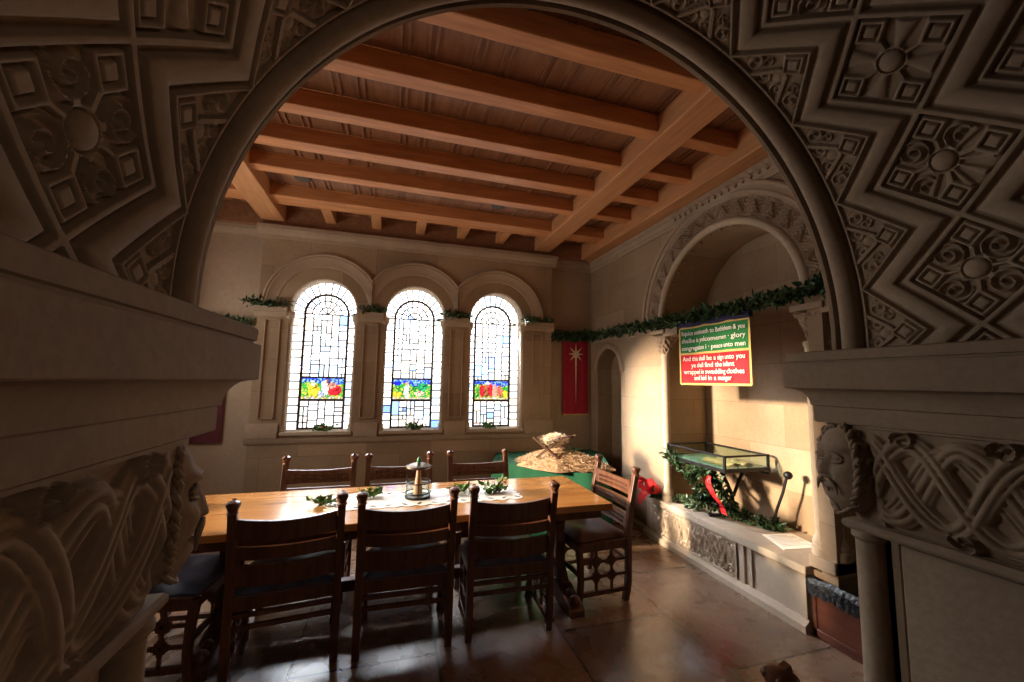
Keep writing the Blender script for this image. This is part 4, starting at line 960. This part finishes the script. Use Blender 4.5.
gl = thing('ivy_garland', (2.85, 3.2, .42), 'leafy garland wound round the display case stand and trailing along the bench', 'garland')
rg = random.Random(12)
runs = [curve([(2.68, 3.46, .93), (2.68, 3.40, .86), (2.70, 3.25, .80), (2.74, 3.16, .70), (2.78, 3.12, .56), (2.80, 3.25, .47), (2.82, 3.40, .455), (2.74, 3.62, .45), (2.68, 3.72, .45)], 0),
        curve([(2.70, 3.20, .80), (2.72, 3.06, .83), (2.78, 2.98, .78), (2.84, 2.96, .66), (2.90, 2.94, .55), (2.95, 2.88, .47), (3.02, 2.76, .455), (3.06, 2.66, .45), (3.08, 2.60, .445)], 0),
        curve([(2.78, 3.16, .60), (2.86, 3.10, .50), (2.90, 3.02, .47), (2.93, 2.95, .50)], 0)]
for i, r in enumerate(runs):
    MB().tube(r, .006, 5).build('ivy_stem', 'twig', gl)
    l = leaves(MB(), r, (430, 520, 130)[i], .050, .030, rg, .8); l.v = [(a, b, max(c_, .4225)) for a, b, c_ in l.v]; l.build('ivy_leaves', 'leaf', gl, smooth=False)
bw = thing('red_bow', (2.66, 3.80, .42), 'bright red ribbon bow at the far end of the bench', 'bow')
bc = Vector((2.64, 3.74, .50)); m_ = MB()
def loop(d1, d2, L, wd):
    d1, d2 = Vector(d1).normalized(), Vector(d2).normalized(); P = []; wv = d1.cross(d2).normalized()
    for i in range(17):
        t = i/16*2*PI; q = bc + d1*(L*.5*(1-math.cos(t))) + d2*(.32*L*math.sin(t)); P.append([tuple(q-wv*wd*(.5+.5*math.sin(t/2))), tuple(q+wv*wd*(.5+.5*math.sin(t/2)))])
    m_.grid(np.array(P))
for d1 in ((0, 1, .25), (0, -1, .2), (-.6, .7, .7), (-.3, -.8, .8), (-.7, .1, .3)): loop(d1, (.2, .1, 1) if abs(d1[2]) < .5 else (1, 0, .4), .15, .036)
m_.sphere(bc, .025, n=10, m=8); m_.build('bow_loops', 'red', bw)
m_ = MB()
for a in ([(2.65, 3.76, .48), (2.63, 3.84, .44), (2.632, 3.89, .38), (2.635, 3.90, .30)], [(2.65, 3.70, .48), (2.63, 3.80, .42), (2.632, 3.83, .36)]):
    a = curve(a, 0); m_.grid(np.array([[tuple(p_+Vector((0, -.022, 0))), tuple(p_+Vector((-.006, .022, .004)))] for p_ in a]))
m_.build('bow_tails', 'red', bw)
rb = curve([(2.72, 2.99, .80), (2.69, 2.96, .74), (2.70, 2.92, .66), (2.74, 2.88, .58), (2.75, 2.86, .52), (2.76, 2.86, .50)], 0)
m_ = MB(); m_.grid(np.array([[tuple(p_+Vector((0, -.032, 0))), tuple(p_+Vector((.006*math.sin(i), 0, .006))), tuple(p_+Vector((0, .032, 0)))] for i, p_ in enumerate(rb)]))
tag(m_.build('red_ribbon', 'red'), 'loose red ribbon hanging from the garland in front of the case stand', 'ribbon')
pp_ = [(2.87, 2.60), (3.13, 2.56), (3.07, 2.29), (2.77, 2.33)]
m_ = MB(); m_.prism(pp_, lambda u, v, w: (u, v, w), .421, .4245); pn = tag(m_.build('printed_notice', 'paper', smooth=False), 'white printed notice lying flat on the bench', 'paper')
m_ = MB()
for k in range(9):
    t = .16+.08*k; a = Vector(pp_[1]).lerp(Vector(pp_[2]), t); b = Vector(pp_[0]).lerp(Vector(pp_[3]), t); p0 = b.lerp(a, .12); p1 = b.lerp(a, .88 if k % 3 else .7)
    m_.bar((p0.x, p0.y, .4248), (p1.x, p1.y, .4248), .004, .0006)
m_.build('print_lines', 'ink', pn, smooth=False)

# ------------------------------------------------------------------ waste bin
wb = thing('waste_bin', (2.85, 1.93, 0), 'brown wooden waste bin lined with a black plastic bag beside the bench end', 'bin')
x0, x1, y0, y1, z1 = 2.69, 2.97, 1.74, 2.075, .345
m_ = MB()
for a in ((x0, x0+.015, y0, y1), (x1-.015, x1, y0, y1), (x0, x1, y0, y0+.015), (x0, x1, y1-.015, y1)): m_.box(*a, .02, z1)
m_.box(x0, x1, y0, y1, .02, .035); m_.build('bin_body', 'bin', wb, bevel=.003)
m_ = MB()
for y in (y0, y1-.02): m_.box(x0-.006, x0+.02, y, y+.02, 0, z1)
m_.box(x0-.006, x0+.01, y0, y1, .0, .05); m_.build('bin_trim', 'bin', wb, bevel=.002)
rim = []; K = 150; r4 = random.Random(6); nzs = [r4.random() for _ in range(K)]
def rect(t, g):
    a, b, c_, d = x0-g, x1+g, y0-g, y1+g; P_ = [(a, c_), (b, c_), (b, d), (a, d)]; t = t*4; i = int(t) % 4; f = t-int(t); p, q = P_[i], P_[(i+1) % 4]; return p[0]+(q[0]-p[0])*f, p[1]+(q[1]-p[1])*f
P = []
for i in range(K):
    row = []
    for g, z in ((.016, z1-.075-.03*nzs[i]), (.022+.008*nzs[i], z1-.03), (.014+.006*nzs[(i*7) % K], z1+.008), (.004, z1+.018+.008*nzs[(i*3) % K]), (-.020, z1+.004), (-.026, z1-.12), (-.05, .06)):
        x, y = rect(i/K, g); row.append((x, y, z))
    P.append(row)
MB().grid(np.array(P), closed=True).build('bin_liner', 'bag', wb)
